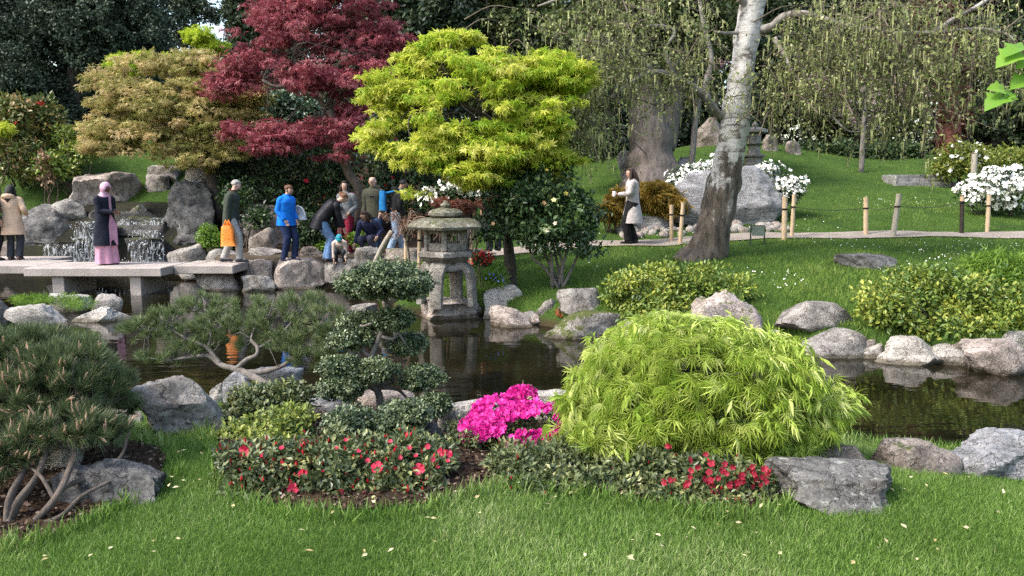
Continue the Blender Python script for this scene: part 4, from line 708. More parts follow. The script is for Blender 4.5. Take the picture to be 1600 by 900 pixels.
fl = [(P(x_, y_, 3.70 + .0012 * max(0, 750 - y_)), (r.normal() * .4, -1, .4)) for x_, y_ in ((1128, 735), (1122, 747), (1135, 740), (1160, 742), (1166, 735), (1190, 745), (1196, 752), (1188, 757), (1115, 765), (1120, 772), (1100, 748), (1108, 738), (1080, 735), (1090, 730), (1140, 755), (1150, 760), (1175, 760), (1170, 772), (1078, 745), (1043, 697), (1200, 740), (1132, 725), (1112, 725), (1145, 730), (1180, 748), (1075, 755))]; put_flowers(t, crimf, fl + [(p_ + r.normal(size=3) * (.10, .01, .06), n_) for p_, n_ in fl], .030, 79); buds(t, cl, 60, 80)
PALEL = leafmat('pale_azalea_leaf', [(.07, .11, .025), (.15, .20, .04), (.28, .33, .06), (.42, .44, .10)], .25, .45, .4, .12)
shrub('pale_azalea', 'low shrub with pale yellow-green new leaves beside the lawn', 'shrub', [(390, 680, 4.9, 50, 26, .25), (450, 665, 5.0, 45, 28, .25), (355, 695, 4.7, 30, 18, .2), (420, 695, 4.7, 60, 22, .2)], 190, .06, 44, OVAL, (.032, .055), PALEL, 81, shell=.65)
shrub('grey_azalea', 'small-leaved grey-green shrub under the twisted pine', 'shrub', [(400, 625, 5.5, 46, 26, .25), (450, 620, 5.6, 36, 28, .25), (370, 640, 5.3, 26, 16, .2), (425, 640, 5.4, 50, 20, .2)], 150, .07, 46, OVAL2, (.03, .05), AZL, 82, shell=.65)
shrub('ground_ivy', 'low green ground cover beside the magenta azalea', 'ground cover', [(722, 672, 4.9, 30, 10, .15), (735, 682, 4.7, 22, 10, .1)], 40, .05, 30, OVAL2, (.02, .04), AZL, 83, stems=0)
# --- cloud-pruned tree: clipped pads on a bent stem
CLIP = leafmat('clipped_leaf', [(.028, .05, .022), (.055, .085, .034), (.10, .14, .055), (.24, .28, .14)], .12, .38, .5, .12)
b0 = P(598, 646, 5.75); t = thing('cloud_pruned_tree', 'cloud-pruned tree of clipped leafy pads at the pond edge', 'tree', (b0[0], 5.75, gz(b0[0], 5.75)))
def pad(bl, seed, n): cl = clumps(blobs(bl), n, .042, .6, seed, .85); mb = MB(); leaves(mb, cl, 46, OVAL2, (.018, .031), seed, up=.8, jit=.8, shell=.3, tint=.5); return mb
pads = [[(602, 440, 5.8, 76, 26, .36), (570, 442, 5.8, 44, 22, .28), (640, 445, 5.8, 42, 20, .28), (605, 425, 5.8, 50, 20, .25)], [(563, 503, 5.9, 34, 16)], [(613, 498, 5.75, 34, 16)], [(550, 528, 5.8, 40, 18)], [(637, 537, 5.9, 32, 16)], [(530, 573, 5.6, 36, 17)], [(590, 577, 5.6, 32, 18)], [(660, 590, 5.7, 38, 20)], [(534, 606, 5.5, 38, 22)], [(680, 632, 5.4, 24, 16)]]
for i, pb in enumerate(pads): part('leaf_pad', pad(pb, 300 + i, 620 if i == 0 else 120), t, CLIP, kind='stuff')
tr = MB(); tr.tube([b0 - (0, 0, .1), P(593, 620, 5.75), P(585, 600, 5.75), P(582, 570, 5.75), P(583, 552, 5.75), P(592, 530, 5.75), P(600, 508, 5.75), P(604, 485, 5.78), P(602, 460, 5.8)], [.036, .032, .028, .024, .022, .021, .02, .018, .014], 9, 4, .25)
for a_, b_ in (((590, 605), (535, 575)), ((590, 612), (536, 606)), ((588, 603), (655, 597)), ((588, 606), (680, 634)), ((585, 560), (550, 532)), ((595, 525), (635, 540)), ((600, 508), (563, 508)), ((603, 470), (560, 452)), ((604, 472), (640, 455)), ((603, 480), (620, 462)), ((590, 590), (590, 582))): limb(tr, P(*a_, 5.75), P(*b_, 5.72), .016, .007, a_[0] + b_[0], .12)
part('trunk', tr, t, BARKG, True)
for lab, bl_, s0 in (('clipped round dark green shrub just behind the red-flowered azalea', [(548, 662, 4.75, 43, 28, .2)], 320), ('clipped round shrub beneath the lowest pads of the cloud-pruned tree', [(622, 657, 4.8, 38, 30, .2), (645, 650, 4.85, 30, 26, .18)], 330)):
    c0 = blobs(bl_)[0]; t = thing('clipped_shrub', lab, 'shrub', (c0[0], c0[1], gz(c0[0], c0[1]))); part('foliage', pad(bl_, s0, 170), t, CLIP, kind='stuff'); tr = MB(); limb(tr, np.array(t.location) - (0, 0, .05), c0[:3], .02, .01, s0); part('stem', tr, t, BARK, True)
# --- pines: tufts of needles
def tuft(seed, n, ln, mat, candle=None, nm='needle_tuft', spread=.8):
    r = np.random.default_rng(seed); a = r.random(n) * 6.283; k = r.uniform(.15, spread, n); d = np.stack([np.cos(a) * k, np.sin(a) * k, np.sqrt(np.clip(1 - k * k, .05, 1))], 1)
    mb = MB(); mb.inst(T([(0, -.026, 0), (0, .026, 0), (1, 0, 0)], [[0, 1, 2]]), d * .06 * ln / .06 * r.random((n, 1)) * .3 + np.stack([np.zeros(n), np.zeros(n), -r.random(n) * ln * .45], 1), d, np.cross(d, r.normal(size=(n, 3))), ln * r.uniform(.7, 1.1, n), np.clip(r.normal(.5, .25, n), 0, 1))
    mats = (mat, candle) if candle else (mat,)
    if candle:
        for j in range(r.integers(1, 4)):
            q = r.normal(size=3) * (.006, .006, 0); mb2 = MB(); mb2.tube([q, q + (r.normal() * .004, r.normal() * .004, ln * .5), q + (r.normal() * .006, r.normal() * .006, ln * r.uniform(.7, 1.1))], [.005, .0055, .002], 5, 1)
            for f, rr, mi in mb2.f: mb.f.append((f + mb.n, rr, 1))
            mb.v += mb2.v; mb.n += mb2.n
    return mb.mesh(nm, None, False, mats)
NEED = leafmat('pine_needle', [(.045, .07, .03), (.08, .115, .045), (.125, .16, .065), (.21, .24, .12)], .15, .45, .4, .1)
NEED2 = leafmat('pine_needle_b', [(.06, .10, .04), (.11, .155, .06), (.17, .215, .08), (.30, .33, .16)], .15, .45, .4, .1)
CANDL = plain('pine_candle', (.42, .27, .18), .8, .2, .25, 60, 0)
def pine(name, label, base, bl, n, ln, mat, candle, seed, per, nobj, limbs, rl, trunkpts, tr_r, up=.7):
    r = np.random.default_rng(seed); base = np.array(base); t = thing(name, label, 'tree', (base[0], base[1], gz(base[0], base[1]))); bb = blobs(bl); w_ = bb[:, 3] * bb[:, 5]; k = r.choice(len(bb), n, p=w_ / w_.sum())
    u = r.normal(size=(n, 3)); u[:, 2] = u[:, 2] * .8 + .25; u /= np.linalg.norm(u, axis=1)[:, None]; p = bb[k, :3] + u * bb[k, 3:] * r.uniform(.6, 1.0, (n, 1)); o = u / bb[k, 3:]; o /= np.linalg.norm(o, axis=1)[:, None]; o = o * .7 + np.array([0, 0, up]) + r.normal(size=o.shape) * .25
    ok = p[:, 2] > H(p[:, 0], p[:, 1]) + .05; p, o = p[ok], o[ok]; order = np.argsort(p[:, 1] + r.random(len(p)) * .4); p, o = p[order], o[order]
    ms = [tuft(seed + i, per, ln, mat, candle) for i in range(8)]
    for i in range(min(nobj, len(p))):
        q = link('needle_tuft', ms[i % 8], t, loc=p[i] - np.array(t.location)); face(q, o[i], r.random() * 6); s_ = r.uniform(.75, 1.2); q.scale = (s_,) * 3
    if len(p) > nobj:                # the tufts past the limit, joined into one part
        import mathutils
        mb = MB()
        for i in range(nobj, len(p)):
            me = ms[i % 8]; co = np.empty(len(me.vertices) * 3, np.float32); me.vertices.foreach_get('co', co); vi = np.empty(len(me.loops), np.int32); me.loops.foreach_get('vertex_index', vi); k3 = (len(vi) // 3) * 3
            nt = next((j for j, q_ in enumerate(me.polygons) if q_.loop_total != 3), len(me.polygons)); mt_ = np.array(Vector([float(z) for z in o[i]]).to_track_quat('Z', 'Y').to_matrix()); mb.add(co.reshape(-1, 3) @ mt_.T * r.uniform(.75, 1.2) + p[i], vi[:nt * 3].reshape(-1, 3), np.clip(r.normal(.5, .25, nt), 0, 1))
        part('needles', mb, t, mat, kind='stuff')
    tr = MB()
    for pts_, ra in zip(trunkpts, tr_r): tr.tube([P(*a) for a in pts_], np.linspace(ra[0], ra[1], len(pts_)), 9, 5, .3)
    ends = [P(*a) for pts_ in trunkpts for a in pts_[1:]]; ends = np.array(ends)
    for i in range(0, len(p), 2):
        j = np.argmin(np.linalg.norm(ends - p[i], axis=1)); limb(tr, ends[j], p[i], rl, .003, seed + i, .1, 5)
    part('trunk', tr, t, limbs or BARKG, True)
    return t
b1 = G(30, 838)
pine('candle_tipped_pine', 'bushy dwarf pine covered in pinkish candles, at the photo edge', b1, [(25, 560, 4.3, 75, 45), (105, 575, 4.2, 70, 42), (60, 610, 4.1, 95, 48), (150, 610, 4.3, 62, 40), (10, 640, 4.1, 60, 50), (110, 650, 4.1, 60, 34), (-50, 600, 4.3, 60, 70), (180, 640, 4.4, 36, 28), (20, 680, 4.1, 45, 30), (130, 590, 4.7, 60, 40), (40, 580, 4.7, 80, 50), (165, 675, 4.3, 26, 14), (70, 545, 4.5, 60, 26), (15, 705, 3.75, 60, 34), (100, 668, 3.85, 74, 26), (165, 678, 4.0, 40, 18), (-30, 740, 3.7, 40, 40)], 1150, .085, NEED, CANDL, 400, 120, 300, BARK, .004,
     [[(8, 842, 3.42), (25, 790, 3.5), (58, 745, 3.6), (75, 695, 3.8), (100, 640, 4.0)], [(25, 840, 3.42), (75, 795, 3.5), (100, 762, 3.6), (150, 742, 3.75), (188, 715, 3.9), (202, 675, 4.05)], [(12, 838, 3.44), (15, 780, 3.5), (42, 725, 3.7), (45, 670, 3.9), (40, 620, 4.05)], [(30, 838, 3.42), (85, 780, 3.5), (112, 725, 3.7), (120, 680, 3.9), (150, 640, 4.1)], [(0, 842, 3.42), (-14, 760, 3.6), (-30, 690, 3.8)], [(45, 825, 3.42), (95, 806, 3.45), (128, 775, 3.55), (180, 748, 3.7), (222, 722, 3.9)], [(75, 695, 3.8), (110, 670, 3.9), (160, 660, 4.0)], [(85, 780, 3.5), (60, 740, 3.6), (20, 715, 3.8)]], [(.026, .011), (.02, .006), (.022, .009), (.02, .008), (.022, .011), (.014, .004), (.011, .005), (.011, .006)])
b2 = P(452, 650, 5.9)
pine('twisted_pine', 'sparse twisted pine with bare pale limbs leaning over the water', b2, [(225, 515, 6.5, 38, 18), (262, 498, 6.5, 32, 16), (250, 562, 6.4, 36, 16), (295, 545, 6.4, 26, 16), (320, 480, 6.7, 46, 20), (345, 510, 6.5, 50, 22), (395, 485, 6.6, 34, 22), (430, 510, 6.4, 50, 26), (470, 480, 6.6, 46, 22), (505, 500, 6.3, 40, 26), (460, 540, 6.3, 44, 22), (490, 560, 6.2, 40, 22), (400, 535, 6.5, 30, 18), (330, 535, 6.5, 26, 12), (525, 525, 6.3, 36, 22), (285, 520, 6.5, 40, 12)], 520, .08, NEED2, None, 420, 80, 300, None, .006,
     [[(455, 655, 5.9), (445, 628, 6.0), (420, 605, 6.1), (392, 588, 6.2), (372, 578, 6.3), (345, 570, 6.35), (325, 556, 6.4), (300, 558, 6.4), (270, 562, 6.4)], [(345, 570, 6.35), (325, 545, 6.4), (312, 538, 6.4), (290, 528, 6.45), (265, 515, 6.5), (235, 515, 6.5)], [(370, 576, 6.3), (385, 562, 6.3), (400, 555, 6.3), (402, 542, 6.35), (393, 530, 6.4), (400, 510, 6.5), (420, 495, 6.5)], [(385, 582, 6.25), (415, 580, 6.2), (440, 572, 6.2), (455, 562, 6.2), (480, 540, 6.3), (500, 510, 6.4)], [(325, 545, 6.4), (330, 515, 6.5), (325, 492, 6.6)], [(402, 545, 6.35), (440, 520, 6.4), (465, 492, 6.5)]], [(.04, .014), (.02, .009), (.022, .010), (.024, .010), (.012, .007), (.013, .007)], up=.9)
# --- sycamore spray hanging in at the top right
SYC = leafmat('sycamore_leaf', [(.16, .33, .03), (.26, .44, .06)], .5, .4, .4, .06)
def lobed(seed):
    r = np.random.default_rng(seed); o = [(0, 0), (.15, .12), (-.02, .38), (.30, .34), (.42, .62), (.58, .36), (.72, .34), (1.05, 0)]; o = o + [(x, -y) for x, y in o[-2:0:-1]]; o = np.array(o) + r.normal(size=(len(o), 2)) * .02; n_ = len(o)
    v = [(x, y, -.30 * x * x + .22 * abs(y)) for x, y in o] + [(.45, 0, -.04)]; mb = MB(); mb.add(np.array(v), np.array([[n_, i, (i + 1) % n_] for i in range(n_)]), r.random()); return mb.mesh('leaf', None, False, (SYC,))
q0 = P(1640, 120, 2.5); t = thing('sycamore_branch', 'fresh green sycamore leaves on a twig hanging in at the top corner', 'branch', q0); sl = [lobed(i) for i in range(3)]
tr = MB(); tr.tube([q0 + (.25, .1, .25), q0, P(1605, 120, 2.48), P(1580, 140, 2.47), P(1568, 142, 2.46)], [.008, .006, .005, .004, .003], 6, 3); tr.tube([P(1605, 120, 2.48), P(1590, 105, 2.47), P(1585, 92, 2.47)], [.004, .003, .002], 6, 3); part('twig', tr, t, plain('green_twig', (.22, .24, .09), .6, .3, .2, 30, 0), True)
for i, (ax, ay, tx, ty, sz, nz) in enumerate(((1597, 82, 1552, 96, .095, (.1, -.5, 1)), (1610, 72, 1566, 75, .10, (0, -.3, 1)), (1575, 148, 1525, 168, .085, (-.2, -.5, .9)), (1572, 142, 1538, 128, .065, (.1, -.7, .7)), (1580, 142, 1576, 158, .05, (.2, -1, .3)), (1608, 122, 1580, 132, .07, (.2, -.6, .8)), (1620, 95, 1590, 98, .075, (.2, -.6, .9)))):
    a_, b_ = P(ax, ay, 2.47), P(tx, ty, 2.44); d = b_ - a_; d /= np.linalg.norm(d); zz = np.array(nz, float); y_ = np.cross(zz, d); y_ /= np.linalg.norm(y_); z_ = np.cross(d, y_)
    import mathutils
    o = link('leaf', sl[i % 3], t); o.matrix_local = mathutils.Matrix(((d[0], y_[0], z_[0], 0), (d[1], y_[1], z_[1], 0), (d[2], y_[2], z_[2], 0), (0, 0, 0, 1))); o.location = Vector([float(v) for v in a_ - np.array(t.location)]); o.scale = (sz,) * 3
# ------------------------------------------------------------------ birch and the wood behind
m, n, l, b = newmat('birch_bark'); tc = n.new('ShaderNodeTexCoord'); sp = n.new('ShaderNodeSeparateXYZ'); l.new(tc.outputs['Object'], sp.inputs[0])
hm = noise(n, l, 2.2, 6, .7, stretch=(1.2, 1.2, 2.6)); wr = ramp(n, [(.40, (.13, .11, .09)), (.47, (.40, .38, .35)), (.60, (.52, .50, .47))]); l.new(hm.outputs[0], wr.inputs[0])
dm = noise(n, l, 4, 7, .75, stretch=(2, 2, .6)); dr = ramp(n, [(.38, (.02, .016, .012)), (.62, (.14, .108, .078))]); l.new(dm.outputs[0], dr.inputs[0])
pm = noise(n, l, 2.6, 5, .7, stretch=(1.6, 1.6, .55)); a1 = n.new('ShaderNodeMath'); a1.operation = 'MULTIPLY_ADD'; a1.inputs[1].default_value = .15; a1.inputs[2].default_value = -.24
l.new(sp.outputs[2], a1.inputs[0]); a2 = n.new('ShaderNodeMath'); a2.operation = 'ADD'; l.new(a1.outputs[0], a2.inputs[0]); l.new(pm.outputs[0], a2.inputs[1]); mr = ramp(n, [(.47, (0, 0, 0)), (.56, (1, 1, 1))]); l.new(a2.outputs[0], mr.inputs[0])
bn = noise(n, l, 5, 2, .5, stretch=(.4, .4, 3.5)); bnr = ramp(n, [(.62, (1, 1, 1)), (.70, (.22, .19, .17))]); l.new(bn.outputs[0], bnr.inputs[0])
l.new(mixc(n, l, mr.outputs[0], dr.outputs[0], mixc(n, l, .8, wr.outputs[0], bnr.outputs[0], 'MULTIPLY')), b.inputs['Base Color']); b.inputs['Roughness'].default_value = .85
bp = n.new('ShaderNodeBump'); bp.inputs['Strength'].default_value = .7; bp.inputs['Distance'].default_value = .06; l.new(mixc(n, l, .5, dm.outputs[0], pm.outputs[0]), bp.inputs['Height']); l.new(bp.outputs[0], b.inputs['Normal']); BIRCH = m
BIRLIMB = plain('birch_limb', (.34, .32, .29), .85, .15, .4, 4, .4, 40, col2=(.13, .115, .10))
TWIGB = plain('birch_twig', (.115, .095, .072), .9, .1, .3, 10, 0)
b5 = P(1098, 408, 14.8); t = thing('birch_tree', 'leaning old birch with white peeling bark and weeping twigs', 'tree', (b5[0], 14.8, gz(b5[0], 14.8)))
tr = MB(); D = 14.8
tr.tube([P(1085, 425, D), P(1100, 400, D), P(1110, 370, D), P(1124, 320, D), P(1137, 260, D), P(1147, 200, D), P(1153, 150, D), P(1160, 100, D), P(1168, 50, D), P(1176, 0, D), P(1186, -80, D), P(1200, -200, D)], [.56, .43, .37, .325, .305, .285, .25, .235, .235, .23, .22, .2], 18, 6, .16)
part('trunk', tr, t, BIRCH, True)
for pts_, ra in (([(1180, 48, D), (1205, 42, 14.6), (1225, 26, 14.5), (1260, 22, 14.3), (1300, 33, 14.2), (1350, 45, 14.0), (1400, 52, 13.9), (1470, 50, 13.8), (1530, 45, 13.7), (1575, 55, 13.6), (1590, 75, 13.5)], (.085, .014)), ([(1140, 185, D), (1122, 178, 14.7), (1108, 160, 14.6), (1085, 138, 14.5), (1055, 120, 14.3), (1020, 112, 14.2), (985, 130, 14.1), (950, 155, 14.0)], (.10, .02)), ([(1460, 50, 13.8), (1490, 30, 13.8), (1530, 8, 13.7), (1560, -15, 13.7)], (.05, .03)), ([(1340, 38, 14), (1370, 20, 14), (1410, 10, 14), (1470, 18, 13.9), (1520, 30, 13.8)], (.03, .012)), ([(1210, 60, 14.6), (1225, 85, 14.4), (1240, 115, 14.2), (1262, 140, 14.1), (1290, 150, 14.0), (1300, 180, 13.9), (1325, 204, 13.8), (1350, 205, 13.8)], (.045, .012)), ([(1055, 120, 14.3), (1040, 80, 14.2), (1055, 50, 14.1), (1035, 40, 14.1), (1010, 40, 14.0)], (.04, .015)), ([(1020, 112, 14.2), (985, 75, 14.1), (930, 65, 14.0), (890, 62, 14.0)], (.035, .012)), ([(1165, 50, D), (1140, 52, 14.6), (1118, 50, 14.4)], (.04, .015)), ([(1180, 20, D), (1130, -20, 14.5), (1060, -40, 14.2), (980, -30, 14), (900, -10, 13.9), (840, 10, 13.9)], (.08, .02)), ([(1186, -30, D), (1280, -70, 14.3), (1400, -60, 14), (1540, -40, 13.8), (1640, -20, 13.6)], (.09, .03)), ([(1106, 158, 14.6), (1104, 130, 14.6), (1112, 90, 14.6), (1100, 40, 14.6), (1090, -20, 14.6)], (.07, .03))):
    tr = MB(); tr.tube([P(*a) for a in pts_], np.linspace(ra[0], ra[1], len(pts_)), 9, 5, .25); part('branch', tr, t, BIRLIMB if ra[0] > .03 else TWIGB, True)
BLEAF = leafmat('birch_leaf', [(.085, .12, .035), (.165, .205, .055), (.28, .31, .10), (.46, .46, .24)], .35, .5, .3, .15)
r = np.random.default_rng(66); cores = blobs([(930, 60, 13.8, 90, 60, 1.2), (880, 120, 13.8, 60, 60, .8), (960, 100, 13.9, 70, 50, 1.0), (1060, 60, 14.2, 60, 60, 1), (1240, 60, 14.0, 90, 50, 1.0), (1330, 60, 13.8, 90, 50, 1.0), (1440, 70, 13.6, 90, 50, 1.0), (1540, 70, 13.5, 80, 50, 1.0), (1300, 120, 13.8, 90, 40, .8), (840, 40, 13.9, 60, 50, .8), (1620, 60, 13.4, 60, 60, .8), (1200, 120, 14.2, 30, 60, .5), (1050, 110, 13.9, 50, 40, .6), (925, 190, 13.4, 36, 40, .5), (1410, 150, 13.6, 70, 40, .8), (1000, 0, 14, 120, 30, 1), (1400, 0, 13.8, 200, 30, 1)])
tw = MB(); lp = []; ld = []
ws = cores[:, 3] * cores[:, 5]; ws = ws / ws.sum()
_cn = np.random.default_rng(3)
for i in range(1700):
    e = cores[r.choice(len(cores), p=ws)]; u = r.normal(size=3); u /= np.linalg.norm(u); p = e[:3] + u * e[3:] * r.random() ** .4
    if vn(np.array([[p[0] * 1.1, p[1] * 1.1, p[2] * .8]]))[0] < -.12: continue
    L = r.uniform(.25, 1.1) * (1.25 if p[0] > 6 else 1.0); dr = r.normal(size=2) * .5
    q = np.array([p, p + (dr[0] * .6, dr[1] * .6, -L * .35), p + (dr[0], dr[1], -L)]); tw.tube(q, [.006, .0045, .003], 3, 1); _b = q[0]
    if i % 6 == 0: _a = _b + (r.normal() * .5, r.normal() * .4, -.1 + r.normal() * .25); tw.tube([_a, (_a + _b) / 2 + (0, 0, .14), _b], [.014, .010, .006], 4, 3)
    s_ = r.random(15); pp = np.where(s_[:, None] < .4, q[0] + (q[1] - q[0]) * s_[:, None] / .4, q[1] + (q[2] - q[1]) * (s_[:, None] - .4) / .6); lp.append(pp + r.normal(size=pp.shape) * .045)
lp = np.concatenate(lp); N = len(lp); mb = MB(); mb.inst(OVAL2, lp, r.normal(size=(N, 3)) * (1, 1, .5) - (0, 0, .9), r.normal(size=(N, 3)), r.uniform(.04, .085, N), np.clip(r.normal(.5, .33, N), 0, 1))
k = r.random(N) < .12; q = lp[k]; Nq = len(q); mb.inst(SPIKE, q, np.array([[0, 0, -1.]]) + r.normal(size=(Nq, 3)) * .1, r.normal(size=(Nq, 3)), r.uniform(.12, .24, Nq), np.full(Nq, .9)); mb.inst(SPIKE, q, np.array([[0, 0, -1.]]) + r.normal(size=(Nq, 3)) * .1, r.normal(size=(Nq, 3)) , r.uniform(.12, .24, Nq), np.full(Nq, .8))
part('twigs', tw, t, TWIGB, kind='stuff'); part('leaves', mb, t, BLEAF, kind='stuff')
# --- massive old trunk
b6 = G(1022, 284); d6 = 24.0; t = thing('old_tree', 'massive old tree with a flared grey trunk splitting in two', 'tree', (P(1020, 284, d6)[0], d6, gz(P(1020, 284, d6)[0], d6)))
tr = MB(); tr.tube([P(1020, 300, d6), P(1020, 282, d6), P(1018, 255, d6), P(1015, 210, d6), P(1012, 160, d6), P(1008, 90, d6), P(1004, 20, d6), P(1000, -80, d6)], [1.15, .95, .74, .66, .6, .48, .42, .35], 16, 5, .25); tr.tube([P(1030, 230, d6 + .1), P(1045, 180, d6 + .1), P(1056, 120, d6 + .1), P(1062, 50, d6), P(1070, -60, d6)], [.5, .42, .4, .34, .28], 12, 5, .25)
part('trunk', tr, t, barkmat('old_bark', (.07, .056, .048), (.18, .148, .128), 2.5, .9), True)
BGL = leafmat('wood_leaf_olive', [(.04, .06, .02), (.075, .10, .03), (.12, .15, .05), (.19, .20, .08)], .25, .5, .3, .2); BGD = leafmat('wood_leaf_dark', [(.02, .035, .018), (.035, .055, .026), (.055, .08, .036), (.10, .13, .06)], .12, .45, .4, .2)
def cluster_part(t, bl, n, cr, per, size, mat, seed, tpl=CLUST, nm='crown', fl=.6, **kw): cl = clumps(blobs(bl), n, cr, fl, seed, .35); mb = MB(); leaves(mb, cl, per, tpl, size, seed, shell=.3, jit=1.0, tint=.5, **kw); part(nm, mb, t, mat, kind='stuff'); return cl
cl = cluster_part(t, [(980, 60, 24, 130, 90), (1100, 40, 24.5, 100, 70), (900, 150, 24, 60, 60), (1090, 130, 25, 40, 50), (1000, -40, 24, 160, 60)], 150, .7, 14, (.4, .7), BGL, 500)
def bgtree(name, label, base, bl, n, cr, per, size, mat, seed, tr0=.25, group='trees of the wood behind the garden', bark=BARKD, tpl=CLUST, nb=14, top=None, **kw):
    x, d = P(base[0], 300, base[1])[0], base[1]; t = thing(name, label, 'tree', (x, d, gz(x, d)), group); cl = cluster_part(t, bl, n, cr, per, size, mat, seed, tpl, **kw); lo = np.array(t.location); bb = blobs(bl); tp = bb.mean(0)[:3] if top is None else P(*top)
    tr = MB(); tr.tube([lo - (0, 0, .3), lo * .6 + tp * .4 + (.1, 0, 0), tp], [tr0 * 1.3, tr0, tr0 * .5], 9, 5, .2); branches(tr, [lo * .5 + tp * .5, tp], cl, nb, tr0 * .3, .02, seed); part('trunk', tr, t, bark, True); return t
DK = leafmat('evergreen_leaf_dark', [(.018, .032, .022), (.032, .052, .034), (.055, .08, .05), (.09, .12, .08)], .1, .55, .25, .2)
bgtree('evergreen_tree', 'huge dark evergreen oak filling the top corner above the slope', (125, 27), [(60, 60, 27, 130, 90, 2.2), (190, 60, 27, 110, 85, 2.2), (120, 20, 27, 160, 60, 2.2), (20, 130, 26, 70, 50, 1.5), (230, 120, 26.5, 50, 40, 1.2), (60, 190, 26, 60, 50, 1), (120, 170, 27, 60, 60, 1), (130, 220, 26, 70, 30, 1), (110, -60, 27, 200, 60, 2)], 620, .6, 38, (.2, .36), DK, 510, .4)
bgtree('conifer', 'dark conifer standing behind the crimson maple', (420, 30), [(400, 60, 30, 40, 60), (390, 0, 30, 30, 60), (430, 110, 30, 50, 50), (410, -70, 30, 26, 60), (440, 180, 30, 50, 40)], 220, .6, 14, (.35, .6), BGD, 520)
bgtree('dark_tree', 'dark leafy tree behind the gap between crimson and golden maples', (620, 31), [(620, 40, 31, 90, 80), (690, 40, 31, 80, 70), (560, 100, 31, 70, 80), (650, 130, 31, 90, 70), (620, 200, 31, 110, 50), (640, -50, 31, 120, 60)], 420, .8, 14, (.45, .75), BGD, 530, .35)
bgtree('olive_tree', 'olive green tree behind the golden maple crown', (800, 32), [(790, 40, 32, 90, 80), (860, 60, 32, 80, 90), (760, 130, 32, 70, 70), (830, 180, 32, 90, 60), (800, -50, 32, 140, 60), (900, 230, 32, 60, 30)], 420, .8, 14, (.4, .7), BGL, 540, .35)
bgtree('slender_conifer', 'slender dark conifer seen in the gap of sky', (370, 34), [(366, 60, 34, 8, 90), (372, 120, 34, 20, 30), (376, -10, 34, 22, 40), (352, 90, 34, 16, 12)], 60, .4, 10, (.25, .45), BGD, 550, .1, top=(367, -40, 34))
bgtree('tall_tree', 'sparse tree crown at the top of the gap of sky', (300, 36), [(300, 10, 36, 34, 26), (325, 28, 36, 20, 12), (285, 50, 36, 14, 24)], 50, .6, 12, (.3, .5), BGD, 560, .2)
COP = leafmat('copper_leaf', [(.06, .022, .016), (.10, .035, .025), (.15, .06, .04)], .2)
bgtree('copper_tree', 'copper-red conifer with a dark red trunk in the wood', (1478, 34), [(1480, 120, 34, 40, 70), (1470, 60, 34, 40, 60), (1490, 190, 34, 30, 40), (1470, 0, 34, 50, 40)], 150, .55, 14, (.3, .5), COP, 570, .45, bark=barkmat('red_bark', (.08, .025, .018), (.2, .07, .05), 3))
bgtree('magnolia', 'pale pink blossoming tree in the wood beyond the hedge', (1345, 34), [(1330, 150, 34, 50, 40), (1420, 150, 34, 40, 40), (1290, 130, 34, 40, 30), (1350, 190, 34, 50, 24)], 90, .6, 7, (.2, .38), leafmat('pink_blossom', [(.14, .15, .07), (.40, .28, .28), (.58, .44, .45), (.65, .58, .56)], .3), 580, .15)
bgtree('purple_plum', 'purple-leaved plum beyond the birch trunk with white gaps of sky', (1112, 33), [(1112, 100, 33, 16, 22), (1120, 80, 33, 20, 14)], 26, .4, 12, (.22, .36), leafmat('plum_leaf', [(.12, .06, .08), (.22, .12, .15), (.34, .22, .25)], .3), 590, .1, nb=5)
for i, (lab, px, d, bl, mt) in enumerate((('dark broad tree behind the hill with the distant lantern', 1200, 37, [(1180, 40, 37, 90, 80), (1260, 60, 37, 80, 90), (1220, 150, 37, 90, 60), (1170, 190, 37, 60, 40), (1230, -60, 37, 130, 60)], BGD), ('olive broad tree behind the clipped hedge', 1340, 38, [(1330, 40, 38, 90, 80), (1400, 80, 38, 80, 100), (1340, 190, 38, 90, 50), (1360, -60, 38, 130, 60), (1290, 120, 38, 60, 60)], BGL), ('dark broad tree behind the yellow-green bushes', 1545, 37, [(1540, 60, 37, 90, 90), (1600, 120, 37, 90, 90), (1540, 190, 37, 80, 50), (1580, -50, 37, 130, 70), (1640, 200, 37, 80, 60)], BGD), ('dark ivy-clad tree between the old trunk and olive tree', 940, 34, [(930, 150, 34, 60, 60), (950, 210, 34, 50, 40), (900, 100, 34, 50, 60), (960, 60, 34, 60, 60)], BGD), ('dark undergrowth tree between the old trunk and the birch', 1080, 36, [(1070, 150, 36, 50, 40), (1085, 200, 36, 60, 30), (1060, 80, 36, 60, 60), (1100, -10, 36, 60, 40), (1140, 210, 36, 50, 24)], BGD), ('dark tree behind the bronze maple and slope', 270, 32, [(250, 150, 31, 60, 50), (200, 200, 30, 70, 40), (300, 190, 31, 60, 50), (330, 140, 32, 40, 40)], BGD))):
    bgtree('dark_tree', lab, (px, d), bl, 360, .85, 14, (.45, .8), mt, 600 + 10 * i, .35)
